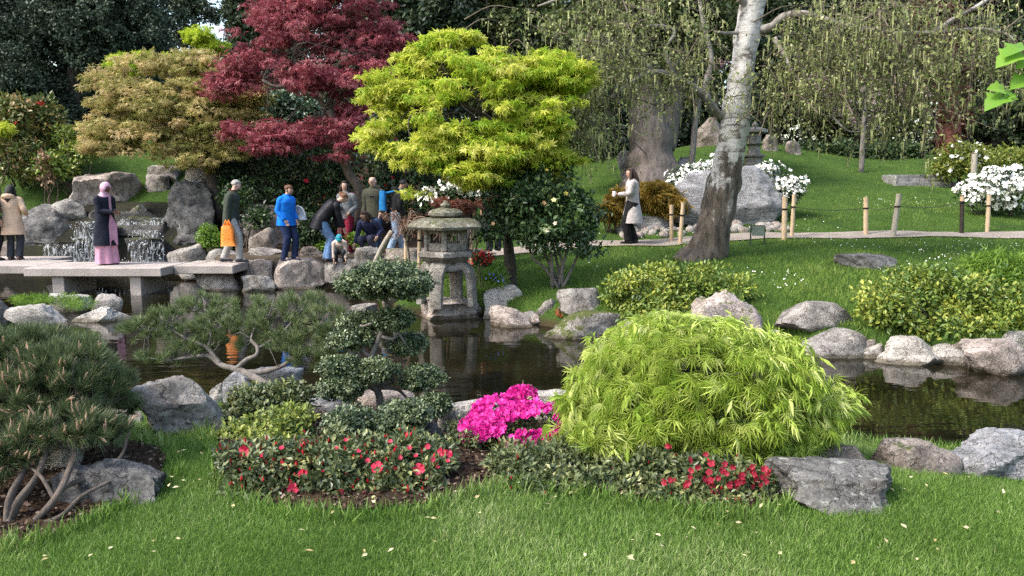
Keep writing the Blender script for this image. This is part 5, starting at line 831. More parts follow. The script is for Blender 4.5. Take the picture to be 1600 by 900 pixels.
# thin trunks on the hill
for i, (lab, pts_, ra) in enumerate((('thin grey sapling leaning in front of the pointed hill boulder', [(1078, 252, 24), (1085, 205, 24), (1092, 160, 24), (1085, 120, 24)], (.11, .06)), ('thin straight sapling standing before the clipped hedge', [(1346, 264, 27), (1348, 220, 27), (1351, 180, 27), (1350, 130, 27)], (.10, .05)))):
    a_ = P(*pts_[0]); t = thing('sapling', lab, 'tree', (a_[0], a_[1], gz(a_[0], a_[1]))); tr = MB(); tr.tube([np.array(t.location) - (0, 0, .1)] + [P(*q) for q in pts_[1:]], np.linspace(*ra, len(pts_)), 7, 4, .2); part('trunk', tr, t, BARKG, True)
    cl = clumps(blobs([(pts_[-1][0], pts_[-1][1] + 10, 24, 26, 40)]), 24, .4, .5, 700 + i); mb = MB(); leaves(mb, cl, 10, OVAL2, (.10, .16), 700 + i); part('crown', mb, t, BGL, kind='stuff')
# far-off wood closing the view
r = np.random.default_rng(91); N = 13000; px = r.uniform(-500, 2100, N); d = r.uniform(41, 48, N); x = (px - 800) / FPX * d; z = r.uniform(0, 1, N) ** .9 * 12.5 + 2.2; gap = (px > 296) & (px < 392) & (z > 5.5); gap2 = (px > 1104) & (px < 1122) & (z > 5) & (z < 8)
k = ~gap & ~gap2; mb = MB(); q = np.stack([x, d, z], 1)[k]; N = len(q); mb.inst(CLUST2, q, r.normal(size=(N, 3)), r.normal(size=(N, 3)), r.uniform(.9, 1.7, N), np.clip(r.normal(.4, .25, N), 0, 1)); link('distant_wood', mb.mesh('distant_wood', None, False, (BGD,)), kind='stuff')
# ------------------------------------------------------------------ stone lantern, bridge, waterfall, posts
STONE = rockmat('lantern_stone', (.215, .195, .17), (.285, .26, .225), (.12, .108, .092), .0, sc=5, lichen=.35)
STONEM = rockmat('lantern_roof_stone', (.155, .145, .11), (.215, .205, .155), (.09, .085, .06), .18, sc=5, lichen=.3)
d = 11.95; c = P(698, 474, d); k = d / FPX; zz = lambda py: P(698, py, d)[2]
t = thing('stone_lantern', 'large grey snow-viewing stone lantern on arched legs at the pond', 'lantern', (c[0], d, zz(474) - .02)); cx, cy_ = c[0], d
def ring(rad, z, n=6, a0=-math.pi / 2, sub=4):
    v = np.array([(math.cos(a0 + i * 2 * math.pi / n), math.sin(a0 + i * 2 * math.pi / n)) for i in range(n)]) * rad
    out = [v[i] * (1 - j / sub) + v[(i + 1) % n] * j / sub for i in range(n) for j in range(sub)]; out = np.array(out)
    return np.column_stack([cx + out[:, 0], cy_ + out[:, 1], np.full(len(out), z)])
def rr(n, mb, prof, nn=6, sub=4, lab=None, mat=STONE, a0=-math.pi / 2, jit=.004):
    R_ = np.array([ring(a, z, nn, a0, sub) for a, z in prof]); R_ += jit * fbm(R_.reshape(-1, 3) * 9, 3)[:, None].reshape(*R_.shape[:2], 1); mb.loft(R_); return part(n, mb, t, mat, True, sharp=32)
z0 = zz(474) - .02
for a in (-107, -17, 73, 163):
    a = R(a); er = np.array([math.cos(a), math.sin(a), 0]); et = np.array([-math.sin(a), math.cos(a), 0]); pts = [(.10, .68), (.22, .68), (.32, .645), (.39, .56), (.425, .42), (.44, .2), (.45, 0)]; rings = []
    P_, W_ = spline(np.array([(r_, 0, z_) for r_, z_ in pts], float), np.array([.17, .15, .13, .12, .11, .10, .10]), 4); tg = np.gradient(P_, axis=0); tg /= np.linalg.norm(tg, axis=1)[:, None]
    for q, w_, g in zip(P_, W_, tg):
        nr = np.array([g[2], 0, -g[0]]); ctr = np.array([cx, cy_, z0]) + er * q[0] + np.array([0, 0, q[2]]); no = er * nr[0] + np.array([0, 0, nr[2]]); th = .06
        rings.append([ctr + et * w_ * s1 * u1 + no * th * s2 * u2 for s1, s2, u1, u2 in ((-1, -1, 1, .7), (-.7, -1, 1, 1), (.7, -1, 1, 1), (1, -1, 1, .7), (1, 1, 1, .7), (.7, 1, 1, 1), (-.7, 1, 1, 1), (-1, 1, 1, .7))])
    mb = MB(); mb.loft(rings); part('leg', mb, t, STONE, True, sharp=40)
rr('base_dome', MB(), [(.26, zz(424)), (.33, zz(421)), (.34, zz(417)), (.31, zz(413)), (.25, zz(411.5))], 12, 2, a0=0)
rr('platform', MB(), [(.27, zz(411)), (.36, zz(408)), (.45, zz(401)), (.485, zz(399)), (.485, zz(393)), (.44, zz(391))])
fb0, fb1 = zz(390.6), zz(357)
for i in range(6):
    a = -math.pi / 2 + i * math.pi / 3; mb = MB(); mb.box((cx + .325 * math.cos(a), cy_ + .325 * math.sin(a), (fb0 + fb1) / 2), (.085, .085, fb1 - fb0 - .004), a, bev=.008); part('pillar', mb, t, STONE, False)
    a2 = a + math.pi / 6; ap = .325 * math.cos(math.pi / 6)
    for nm, z_, h_ in (('parapet', fb0 + .065, .12), ('lintel', fb1 - .04, .07)):
        mb = MB(); mb.box((cx + ap * math.cos(a2), cy_ + ap * math.sin(a2), z_), (.055, .245, h_), a2, bev=.006); part(nm, mb, t, STONE, False)
rr('roof', MB(), [(.40, zz(357.4)), (.65, zz(357)), (.675, zz(353)), (.62, zz(347.5)), (.53, zz(343)), (.42, zz(341)), (.28, zz(340))], mat=STONEM, jit=.012)
rr('cap', MB(), [(.24, zz(339.4)), (.285, zz(336)), (.29, zz(332)), (.22, zz(327.5)), (.12, zz(325)), (.05, zz(324))], 10, 2, mat=STONEM, jit=.01)
rr('finial', MB(), [(.05, zz(324.6)), (.085, zz(322)), (.085, zz(319.5)), (.045, zz(316)), (.012, zz(313))], 8, 2, mat=STONEM)
# distant lantern on the hill
q = G(1177, 262); d = q[1]; c = P(1177, 262, d); cx, cy_ = c[0], d; zz = lambda py: P(1177, py, d)[2]
t = thing('stone_lantern', 'small pale stone lantern on a pedestal on the hill behind the birch', 'lantern', (cx, d, q[2])); s_ = d / FPX
rr('pedestal', MB(), [(14 * s_, zz(264)), (13 * s_, zz(247)), (17 * s_, zz(245)), (17 * s_, zz(242))], 6, 2); rr('shaft', MB(), [(13 * s_, zz(242)), (10 * s_, zz(240)), (9 * s_, zz(228)), (16 * s_, zz(225))], 6, 2)
rr('light_box', MB(), [(10 * s_, zz(225)), (10 * s_, zz(211)), (9 * s_, zz(209))], 6, 2); rr('roof', MB(), [(10 * s_, zz(209.5)), (20 * s_, zz(207)), (19 * s_, zz(203)), (8 * s_, zz(199))], 6, 2); rr('finial', MB(), [(4 * s_, zz(199.2)), (5 * s_, zz(195)), (1 * s_, zz(190))], 8, 2)
# zigzag bridge of slabs
CONC = plain('bridge_slab', (.40, .345, .31), .9, .2, .2, 2.5, .5, 30, col2=(.29, .255, .23))
m = CONC; t = thing('footbridge', 'low zigzag footbridge of grey slabs on short piers', 'bridge', (-9, 15.3, 0))
for x0, x1, y0, y1, zt in ((-9.72, -6.98, 14.62, 15.95, .56), (-14.5, -9.735, 15.1, 16.35, .562), (-6.965, -5.75, 15.15, 16.3, .556), (-14.5, -10.3, 16.365, 17.3, .565)):
    mb = MB(); mb.box(((x0 + x1) / 2, (y0 + y1) / 2, zt - .085), (x1 - x0, y1 - y0, .17), bev=.012); part('slab', mb, t, CONC, False)
for x_, y_, w_, l_ in ((-9.1, 15.28, .24, 1.15), (-7.55, 15.28, .22, 1.15), (-11.6, 15.8, .24, 1.0), (-13.6, 15.8, .24, 1.0), (-6.3, 15.9, .3, .7)):
    mb = MB(); mb.box((x_, y_, .06), (w_, l_, .655), bev=.01); part('pier', mb, t, CONC, False)
# waterfall: wet ledges and falling sheets
m, n, l, b = newmat('falling_water'); fn = noise(n, l, 7, 5, .7, stretch=(3.6, 3.6, .28)); fr_ = ramp(n, [(.505, (0, 0, 0)), (.72, (.72, .72, .72))]); l.new(fn.outputs[0], fr_.inputs[0])
b.inputs['Base Color'].default_value = (.72, .77, .80, 1); b.inputs['Roughness'].default_value = .25; tb = n.new('ShaderNodeBsdfTransparent'); mx = n.new('ShaderNodeMixShader'); l.new(fr_.outputs[0], mx.inputs[0]); l.new(tb.outputs[0], mx.inputs[1]); l.new(b.outputs[0], mx.inputs[2]); l.new(mx.outputs[0], n['Material Output'].inputs[0]); FALL = m
q = P(190, 405, 18.2); t = thing('waterfall', 'white water tumbling over dark wet rock ledges behind the footbridge', 'waterfall', (q[0], 18.2, 0)); r = np.random.default_rng(14)
for x0, y0, x1, y1, dd, hh in ((96, 338, 276, 416, 19.1, 1.0), (60, 378, 130, 412, 18.3, .7), (112, 345, 170, 412, 18.5, .7), (165, 345, 262, 380, 18.9, .8), (190, 372, 270, 412, 18.35, .7), (280, 278, 340, 302, 20.0, .5), (150, 330, 262, 350, 19.4, .8)):
    a_, b_ = P(x0, y1, dd), P(x1, y0, dd); v, f = rockshape(int(x0 + y0), 4, cuts=5, blocky=1.0, flat=.5, rough=.06); mb = MB(); mb.add(v * np.array([(b_[0] - a_[0]) / 2, hh / 2, (b_[2] - a_[2] + .1) / 2]) + np.array([(a_[0] + b_[0]) / 2, dd + hh * .5, (a_[2] + b_[2]) / 2 - .05]), f); part('ledge', mb, t, WET, True, sharp=40)
def fall(x0, y0, x1, y1, dd, lip=.12, spread=.1, n_=16):
    rows = []
    for i in range(9):
        s = i / 8; rows.append([P(x0 + (x1 - x0) * j / n_ + (j / n_ - .5) * spread * 30 * s, y0 + (y1 - y0) * s, dd)[[0, 2]] for j in range(n_ + 1)])
    rows = np.array(rows); out = np.zeros((9, n_ + 1, 3)); out[..., 0] = rows[..., 0]; out[..., 2] = rows[..., 1]; out[..., 1] = dd - np.sqrt(np.linspace(0, 1, 9))[:, None] * lip + .03 * n2(np.tile(np.arange(n_ + 1), (9, 1)), np.tile(np.arange(9)[:, None], (1, n_ + 1)), .6, 2, x0)
    mb = MB(); mb.loft(out, None, False, False); part('cascade', mb, t, FALL, True)
for a in ((120, 346, 162, 372, 18.45), (112, 372, 160, 408, 18.3), (122, 368, 150, 410, 18.22), (208, 360, 248, 379, 18.82), (202, 378, 258, 409, 18.28), (236, 340, 256, 352, 19.0), (188, 342, 206, 352, 19.2), (298, 268, 322, 284, 19.95), (304, 250, 314, 268, 20.1), (70, 382, 118, 408, 18.25)): fall(*a)
mb = MB()
for k in range(260):
    bx_ = r.choice(5, p=[.4, .25, .15, .12, .08]); x0, y0, x1, y1, dd = ((108, 345, 165, 412, 18.2), (200, 365, 260, 410, 18.2), (170, 345, 256, 352, 18.85), (100, 400, 270, 413, 18.0), (296, 255, 324, 284, 19.9))[bx_]; c_ = P(r.uniform(x0, x1), r.uniform(y0, y1), dd + r.normal() * .05); s_ = r.uniform(.006, .016); mb.add(np.array([(0, 0, 1.6), (1, 0, 0), (0, -1, 0), (-1, 0, 0), (0, 0, -1.2)]) * s_ + c_, np.array([[0, 2, 1], [0, 3, 2], [4, 1, 2], [4, 2, 3]]))
part('foam', mb, t, plain('foam', (.75, .79, .82), .3, .5, .05, 5, 0), kind='stuff')
# bamboo posts and ropes along the path
BAMB = plain('bamboo', (.44, .31, .19), .55, .35, .25, 3, .15, 40, col2=(.50, .38, .25), stretch=(3, 3, .6)); BAMG = plain('grey_wood', (.30, .27, .22), .85, .15, .2, 6, .3, 50, stretch=(3, 3, .4)); BAMD = plain('dark_wood', (.035, .028, .022), .8, .2, .3, 6, .3, 50); TIE = plain('black_twine', (.012, .012, .012), .9, .1, .1, 5, 0)
tops = {}
def post(px, pyt, pyb, lab, mat, lean=0, d=None, w_=6, tie=.28, grp='short posts beside the path', cap=None):
    d = d or G(px, pyb)[1]; a_, b_ = P(px - lean / 2, pyb, d), P(px + lean / 2, pyt, d); a_[2] -= .0; t = thing('bamboo_post', lab, 'post', (a_[0], d, gz(a_[0], d)), grp); rd = M(w_, d) / 2; L = np.linalg.norm(b_ - a_); mb = MB(); lo = np.array([a_[0], d, gz(a_[0], d) - .05]); ps = []; rs = []
    for s in np.linspace(0, 1, 17): ps.append(lo + (b_ - lo) * s); rs.append(rd * (1.10 if (int(round(s * 16)) % 4 == 0) else 1.0))
    mb.tube(ps, rs, 10, 1); cane_ = part('cane', mb, t, mat, True, sharp=50)
    if cap: mb = MB(); mb.tube([b_ - (b_ - lo) * .14, b_ + (0, 0, .004)], [rd * 1.06, rd * 1.06], 10, 1); part('cap', mb, t, cap, True, sharp=50)
    mb = MB(); q = b_ + (lo - b_) * tie; mb.tube([q + (0, 0, .018), q, q - (0, 0, .018)], [rd * 1.14] * 3, 10, 1); part('twine', mb, t, TIE, True).parent = cane_; return q
Q = [post(1049, 320, 378, 'first bamboo post from the trench coat, by the cobbles', BAMB, tie=.25), post(1065, 316, 381, 'pale bamboo post just before the birch trunk, leaning slightly', BAMB, 5, tie=.30), post(1226, 307, 374, 'thick bamboo post at the end of the huge boulder', BAMB, 1, w_=8), post(1239, 304, 370, 'bamboo post leaning a little beside the thick one at the huge boulder', BAMB, 4), post(1353, 308, 367, 'upright bamboo post alone on the path edge before the stone steps', BAMB, w_=7), post(1400, 303, 370, 'grey leaning wooden post on the path edge below the stone steps', BAMG, 10, w_=8), post(1503, 305, 366, 'dark post with a pale top in front of the white blossom dome', BAMD, 1, cap=BAMB, tie=.18), post(1544, 304, 363, 'pale bamboo post furthest along the path in front of white blossom', BAMB, 3)]
post(655, 352, 412, 'bamboo post standing close behind the lantern platform', BAMB, 1, d=13.3, grp='posts near the lantern'); post(737, 352, 392, 'bamboo post seen past the far edge of the lantern roof', BAMB, 1, d=14.4, grp='posts near the lantern'); post(634, 362, 388, 'short bamboo post beside the light blue jeans', BAMB, 0, d=15.2, grp='posts near the lantern')
ROPE = plain('rope', (.05, .045, .04), .9, .1, .2, 20, 0)
for i, (a_, b_) in enumerate(((0, 1), (1, 2), (2, 3), (3, 4), (4, 5), (5, 6), (6, 7))):
    m_ = (Q[a_] + Q[b_]) / 2 - (0, 0, .03 + .02 * np.linalg.norm(Q[a_] - Q[b_])); mb = MB(); mb.tube([Q[a_], m_, Q[b_]], [.007, .007], 5, 6); solo('rope', mb, ROPE, ('thin dark rope tied between the two bamboo posts before the birch', 'thin rope passing behind the birch trunk along the path', 'thin dark rope between the two posts at the boulder end', 'thin dark rope across the lawn from boulder post to lone post', 'thin rope between the lone bamboo post and grey leaning post', 'thin rope from the grey leaning post to the dark post', 'thin rope joining the last two posts before the white blossom')[i], 'rope', Q[a_], 'ropes strung between the path posts')
a_, b_ = P(582, 412, 14.4), P(612, 362, 14.2); mb = MB(); mb.tube([a_ - (0, 0, .1), (a_ + b_) / 2, b_], [.055, .05], 10, 2); solo('support_stake', mb, BAMG, 'slanting thick bamboo stake propping the twiggy maple', 'stake', a_, smooth=True)
mb = MB(); a_ = P(1523, 268, 23.2); mb.tube([(a_[0], 23.2, gz(a_[0], 23.2) - .05), P(1523, 238, 23.2)], [.09, .085], 10, 1); solo('wooden_post', mb, BAMG, 'weathered grey wooden post between yellow-green bushes', 'post', a_, smooth=True, sharp=50)
# small sign on the lawn
d = G(1183, 384)[1]; c = P(1183, 384, d); t = thing('garden_sign', 'small dark green panel on two legs, standing on the far lawn', 'sign', (c[0], d, gz(c[0], d))); GRN = plain('dark_green_paint', (.035, .05, .035), .5, .4, .15, 8, 0); PNL = plain('sign_panel', (.10, .12, .09), .3, .5, .1, 8, 0)
for s_ in (-1, 1): mb = MB(); mb.box((c[0] + s_ * .15, d, c[2] + .19), (.028, .028, .48), bev=.004); part('leg', mb, t, GRN)
mb = MB(); pz = P(1183, 361, d)[2]; rows = np.array([[(c[0] + x_, d - .02 + zz_ * .45, pz + zz_) for x_, zz_ in ((-.135, -.10), (.135, -.10), (.135, .10), (-.135, .10))], [(c[0] + x_, d - .005 + zz_ * .45, pz + zz_ + .008) for x_, zz_ in ((-.135, -.10), (.135, -.10), (.135, .10), (-.135, .10))]]); mb.loft(rows); part('panel', mb, t, PNL)
mb = MB(); mb.box((c[0], d + .05, pz + .115), (.33, .03, .02), bev=.004); part('frame', mb, t, GRN)
# stone steps on the upper lawn
t = None; d0 = G(1440, 291)[1]; c = P(1440, 291, d0); t = thing('stone_steps', 'flight of grey stone steps set into the upper lawn', 'steps', (c[0], d0, gz(c[0], d0)))
for i, (x0, x1, y0, y1, dd) in enumerate(((1413, 1496, 284.5, 292, 0), (1404, 1482, 279, 285.5, .4), (1391, 1474, 273, 279.5, .8))):
    a_, b_ = P(x0, y0, d0 + dd), P(x1, y1, d0 + dd); mb = MB(); h_ = a_[2] - b_[2] + .12; mb.box(((a_[0] + b_[0]) / 2, d0 + dd + .26, a_[2] - h_ / 2), (b_[0] - a_[0], .52 if i < 2 else .6, h_), bev=.015); part('step', mb, t, rockmat('step_stone', (.21, .205, .2), (.28, .27, .26), (.13, .125, .12), 0) if i == 0 else bpy.data.materials['step_stone'])
mb = MB(); a_, b_ = P(1393, 273, d0 + .3), P(1412, 291, d0 + .3); mb.box(((a_[0] + b_[0]) / 2 - .01, d0 + .42, (a_[2] + b_[2]) / 2 - .03), (b_[0] - a_[0] - .01, .8, a_[2] - b_[2]), bev=.015); part('side_wall', mb, t, bpy.data.materials['step_stone'])
# ------------------------------------------------------------------ people
SK = {k: plain('skin_' + k, c, .5, .35, .06, 12, 0) for k, c in dict(light=(.46, .28, .205), pale=(.50, .32, .25), tan=(.28, .155, .10), brown=(.10, .05, .03)).items()}
EYE_M = plain('eye_dark', (.02, .015, .012), .2, .5, .1, 5, 0); BROW = plain('eyebrow_hair', (.16, .09, .06), .7, .1, .1, 5, 0); LIP = plain('lip', (.34, .12, .10), .5, .3, .1, 5, 0)
def cloth(name, c, bump=.9, v=.16, rough=.85, bs=13): return plain(name, c, rough, .15, v, 5, bump, bs)
def rotx(v, a): c, s = math.cos(a), math.sin(a); v = np.asarray(v, float); return np.array([v[0], v[1] * c + v[2] * s, -v[1] * s + v[2] * c])   # forward lean, +Y forward
def ik(a, b, l1, l2, hint):
    a, b = np.array(a, float), np.array(b, float); d = b - a; L = np.linalg.norm(d)
    if L > (l1 + l2) * .995: b = a + d / L * (l1 + l2) * .995; d = b - a; L = np.linalg.norm(d)
    L = max(L, 1e-3); x = (l1 * l1 - l2 * l2 + L * L) / (2 * L); h = math.sqrt(max(l1 * l1 - x * x, 0)); u = d / L; hv = np.array(hint, float); hv -= u * hv.dot(u); hv /= np.linalg.norm(hv) + 1e-9
    return a + u * x + hv * h, b
def person(label, at, height, facing, skin='light', pelvis=(0, 0, .93), lean=0, headpitch=8, headyaw=0, lh=None, rh=None, lf=(-.09, 0, 0), rf=(.09, 0, 0), top=None, hem=-.1, puff=1.0, flare=0.0, bottom=None, skirt=None, hair=('short', (.05, .03, .02)), shoes=(.02, .02, .02), hood=None, legw=1.0, collar=None, open_=None, face=True, neckl=0):
    t = thing('person', label, 'person', at, None, R(facing)); s = height / 1.75; t.scale = (s, s, s); ln = R(lean); pel = np.array(pelvis, float); SP = lambda k, x=0, y=0: pel + rotx((x, y, k), ln)
    shl, shr = SP(.485, -.168), SP(.485, .168); nk = SP(.53, 0, .01); hp = R(lean * .55 + headpitch); hc = SP(.565 + neckl, 0, .015) + rotx((0, .03, .115), hp); cyaw, syaw = math.cos(R(headyaw)), math.sin(R(headyaw))
    def HD(x, y, z): return hc + rotx((x * cyaw + y * syaw, -x * syaw + y * cyaw, z), hp)
    lh = np.array(lh if lh is not None else (-.24, .08, .83)); rh = np.array(rh if rh is not None else (.24, .08, .83)); fl, fr_ = np.array(lf, float) + (0, 0, .085), np.array(rf, float) + (0, 0, .085)
    el, lh = ik(shl, lh, .29, .26, (-.5, -1, -.3)); er, rh = ik(shr, rh, .29, .26, (.5, -1, -.3)); hl, hr = pel + (-.09, 0, -.03), pel + (.09, 0, -.03); kl, fl = ik(hl, fl, .43, .42, (-.1, 1, 0)); kr, fr_ = ik(hr, fr_, .43, .42, (.1, 1, 0))
    # one continuous skinned body
    V = []; E = []; RA = []
    def v(p, ra, par=None):
        V.append(tuple(float(q) for q in p)); RA.append(ra if isinstance(ra, tuple) else (ra, ra))
        if par is not None: E.append((par, len(V) - 1))
        return len(V) - 1
    p0 = v(pel, (.13, .10)); p1 = v(SP(.2), (.115, .085), p0); p2 = v(SP(.42), (.14, .09), p1); p3 = v(nk, (.055, .055), p2); p4 = v(HD(0, -.015, -.085), (.05, .052), p3); p5 = v(HD(0, .005, -.03), (.066, .078), p4); p6 = v(HD(0, -.008, .045), (.075, .092), p5); p7 = v(HD(0, -.012, .10), (.05, .062), p6)
    nz_ = v(HD(0, .088, -.018), (.013, .016), p5)
    for sh, elb, hand, sg in ((shl, el, lh, -1), (shr, er, rh, 1)):
        a = v(sh, .055, p2); a2 = v(elb, .04, a); a3 = v(hand, .028, a2); dr = hand - elb; dr /= np.linalg.norm(dr); sd_ = np.cross(dr, (0, 0, 1)); sd_ = np.array([sg, 0, 0]) if np.linalg.norm(sd_) < .2 else sd_ / np.linalg.norm(sd_); sd_ = np.cross(dr, sd_); pm = v(hand + dr * .05, (.036, .02), a3); cu = np.array([0, .35, -.1]) * .3
        for j, (o_, le) in enumerate(((-.028, .07), (-.009, .08), (.010, .075), (.027, .058))):
            q1 = hand + dr * .095 + sd_ * o_; f1 = v(q1, .0095, pm); v(q1 + dr * le * .75 + cu * .08, .008, f1)
        th1 = v(hand + dr * .04 + sd_ * -.042, .011, pm); v(hand + dr * .085 + sd_ * -.058, .009, th1)
    for hip, kn, ft in ((hl, kl, fl), (hr, kr, fr_)): a = v(hip, .085, p0); a2 = v(kn, .055, a); a3 = v(ft, .04, a2); v(ft + (0, .13, -.05), .032, a3)
    me = bpy.data.meshes.new('body'); me.from_pydata(V, E, []); me.materials.append(SK[skin]); o = link('body', me, t); sk = o.modifiers.new('skin', 'SKIN'); sk.use_smooth_shade = True; me.skin_vertices.new() if not me.skin_vertices else None
    for i, ra in enumerate(RA): me.skin_vertices[0].data[i].radius = ra; me.skin_vertices[0].data[i].use_root = (i == 0)
    sb = o.modifiers.new('sub', 'SUBSURF'); sb.levels = 1; sb.render_levels = 1
    L = lambda nm, mb, mt, sm_=True: part(nm, mb, t, mt, sm_, local=True)
    hm = np.array([HD(1, 0, 0) - hc, HD(0, 1, 0) - hc, HD(0, 0, 1) - hc]).T
    if face:
        for sg in (-1, 1):
            mb = MB(); mb.ell(HD(sg * .03, .083, .012), (.009, .006, .005), 8, 6, hm); L('eye', mb, EYE_M); mb = MB(); mb.ell(HD(sg * .078, -.01, -.01), (.012, .022, .032), 8, 6, hm); L('ear', mb, SK[skin])
            mb = MB(); mb.ell(HD(sg * .03, .083, .032), (.015, .005, .003), 8, 5, hm); L('eyebrow', mb, BROW)
        mb = MB(); mb.ell(HD(0, .083, -.052), (.022, .007, .007), 8, 6, hm); L('mouth', mb, LIP)
    # hair or headwear
    kind, hcol = hair[0], hair[1]
    if kind != 'bald':
        hmat = cloth('headwear', hcol, .3) if kind in ('hijab', 'helmet', 'cap') else plain('hair', hcol, .55, .35, .3, 40, .5, 120, stretch=(3, 3, .6)); th = np.linspace(0.02, math.pi, 17); ph = np.arange(24) * 2 * math.pi / 24; sc_ = dict(hijab=(.098, .118, .125), helmet=(.115, .145, .115), short=(.085, .105, .105), long=(.094, .108, .112), bun=(.088, .106, .108), cap=(.09, .11, .108)).get(kind, (.088, .106, .108)); rows = []
        for tq in th:
            row = []
            for pq in ph:
                x, y, z = math.sin(tq) * math.cos(pq), math.sin(tq) * math.sin(pq), math.cos(tq)
                lim = {'hijab': .42, 'helmet': .35, 'cap': .4}.get(kind, .42 + .12 * abs(x))
                bot = {'short': -.25, 'bun': -.35, 'long': -.9, 'hijab': -1.0, 'helmet': .05, 'cap': .1}.get(kind, -.3)
                zmin = bot if y < (.15 if kind != 'hijab' else .45) else (lim if kind != 'hijab' else (lim if abs(x) < .5 else -1))
                if kind == 'helmet': zmin = .0
                zz_ = max(z, zmin); f_ = 1.0
                if z < zmin: f_ = .86 if kind not in ('helmet',) else .9
                j_ = 1 + .04 * float(vn(np.array([[x * 4, y * 4, zz_ * 3]]))[0]); rr_ = math.sqrt(max(0.02, 1 - min(zz_ * zz_, .98))); q = math.hypot(x, y) + 1e-6
                if z < zmin: x, y = x / q * min(q, rr_) * f_ if q > rr_ * .9 else x * f_, y / q * min(q, rr_) * f_ if q > rr_ * .9 else y * f_
                row.append(HD(x * sc_[0] * j_, y * sc_[1] * j_ - .018, zz_ * sc_[2] * j_ + .018))
            rows.append(row)
        mb = MB(); mb.loft(np.array(rows)[::-1]); _hat = L({'hijab': 'headscarf', 'helmet': 'helmet', 'cap': 'cap'}.get(kind, 'hair'), mb, hmat)
        if kind == 'long':
            mb = MB(); mb.tube([HD(0, -.06, .02), HD(0, -.10, -.10), nk + rotx((0, -.10, -.08), ln), nk + rotx((0, -.115, -.22), ln)], [.075, .085, .08, .03], 12, 4, .25); L('hair', mb, hmat)
            for sg in (-1, 1): mb = MB(); mb.tube([HD(sg * .07, -.02, .03), HD(sg * .088, -.01, -.08), nk + rotx((sg * .10, .03, -.10), ln), nk + rotx((sg * .10, .05, -.2), ln)], [.03, .038, .03, .012], 8, 4, .2); L('hair', mb, hmat)
        if kind == 'bun': mb = MB(); mb.ell(HD(0, -.115, .03), (.045, .04, .045), 10, 8, hm); L('hair_bun', mb, hmat).parent = _hat
        if kind == 'hijab':
            a = np.arange(20) * 2 * math.pi / 20; rows = []
            for rx_, ry_, ctr in ((.088, .092, HD(0, -.012, -.07)), (.085, .085, HD(0, -.012, -.11)), (.10, .095, nk + (0, .01, .02)), (.16, .125, SP(.48)), (.195, .14, SP(.42)), (.19, .135, SP(.40))): rows.append(np.array([ctr + rotx((rx_ * math.cos(q), ry_ * math.sin(q), 0), ln) for q in a]))
            mb = MB(); mb.loft(rows, None, False); L('headscarf', mb, hmat)
        if kind == 'helmet':
            for j in (-2, -1, 0, 1, 2):
                mb = MB(); mb.tube([HD(j * .036 * .8, .10 - abs(j) * .012, .06), HD(j * .042, .03, .128 - abs(j) * .012), HD(j * .042, -.06, .125 - abs(j) * .012), HD(j * .036, -.135, .06)], [.006, .012, .012, .006], 8, 4); L('vent', mb, EYE_M).parent = _hat
    # garments
    a = np.arange(24) * 2 * math.pi / 24
    def body_loft(rings, nm, mt, wr=.010, capb=False):
        Rr = np.array([[c_ + (rotx((rx_ * math.cos(q), ry_ * math.sin(q), 0), ln_)) for q in a] for rx_, ry_, c_, ln_ in rings]); fl_ = Rr.reshape(-1, 3); ctr = Rr.mean(1, keepdims=True); dv = Rr - ctr; dv /= np.linalg.norm(dv, axis=2, keepdims=True) + 1e-6
        Rr = Rr + dv * (wr * fbm(fl_ * 7 + height * 9, 3)).reshape(*Rr.shape[:2], 1) * 2.2; return Rr
    if top:
        pf = puff; Dn = lambda k: pel + (rotx((0, 0, k), ln * .4)); h0 = hem; rg = []
        if h0 < -.12: rg = [((.185 + flare + .0) * pf, (.145 + flare) * pf, Dn(h0), ln * .3), ((.183 + flare * .6) * pf, (.14 + flare * .6) * pf, Dn(h0 * .5), ln * .4)]
        else: rg = [(.178 * pf, .135 * pf, Dn(h0), ln * .6)]
        rg += [(.178 * pf, .138 * pf, pel + rotx((0, 0, .02), ln), ln), (.165 * pf, .128 * pf, SP(.16), ln), (.175 * pf, .135 * pf, SP(.30), ln), (.185 * pf, .135 * pf, SP(.40), ln), (.165 * pf, .12 * pf, SP(.47), ln), (.115, .095, SP(.525), ln), (.072, .075, SP(.56, 0, .01), ln)]
        sp_r = np.array([[x[0], x[1]] for x in rg]); mb = MB(); Rr = body_loft(rg, 'top', top); m4 = []
        for i in range(len(Rr) - 1):
            for k_ in range(3): m4.append(Rr[i] * (1 - k_ / 3) + Rr[i + 1] * k_ / 3)
        m4.append(Rr[-1]); m4 = np.array(m4); m4 += (.006 * fbm(m4.reshape(-1, 3) * 16, 2)).reshape(*m4.shape[:2], 1); mb.loft(m4, None, False)
        for sh, elb, hand in ((shl, el, lh), (shr, er, rh)):
            sh2 = sh + (SP(.47) - sh) * .5; wv = hand - elb; mb.tube([sh2, sh + (elb - sh) * .15, sh + (elb - sh) * .55, elb, elb + wv * .5, hand - wv * .02], np.array([.05, .072, .066, .06, .053, .047]) * (pf * .5 + .5), 12, 4, .10)
        L('top' if hem > -.2 else 'coat', mb, top)
        if collar: mb = MB(); mb.loft(body_loft([(.085, .085, SP(.52, 0, .01), ln), (.082, .086, SP(.57, 0, .012), ln), (.078, .08, SP(.575, 0, .012), ln)], '', collar, .002), None, False); L('collar', mb, collar)
        if hood: mb = MB(); mb.tube([SP(.50, -.12, -.05), SP(.53, -.08, -.11), SP(.535, 0, -.13), SP(.53, .08, -.11), SP(.50, .12, -.05)], [.03, .055, .065, .055, .03], 10, 4, .15); L('hood', mb, hood)
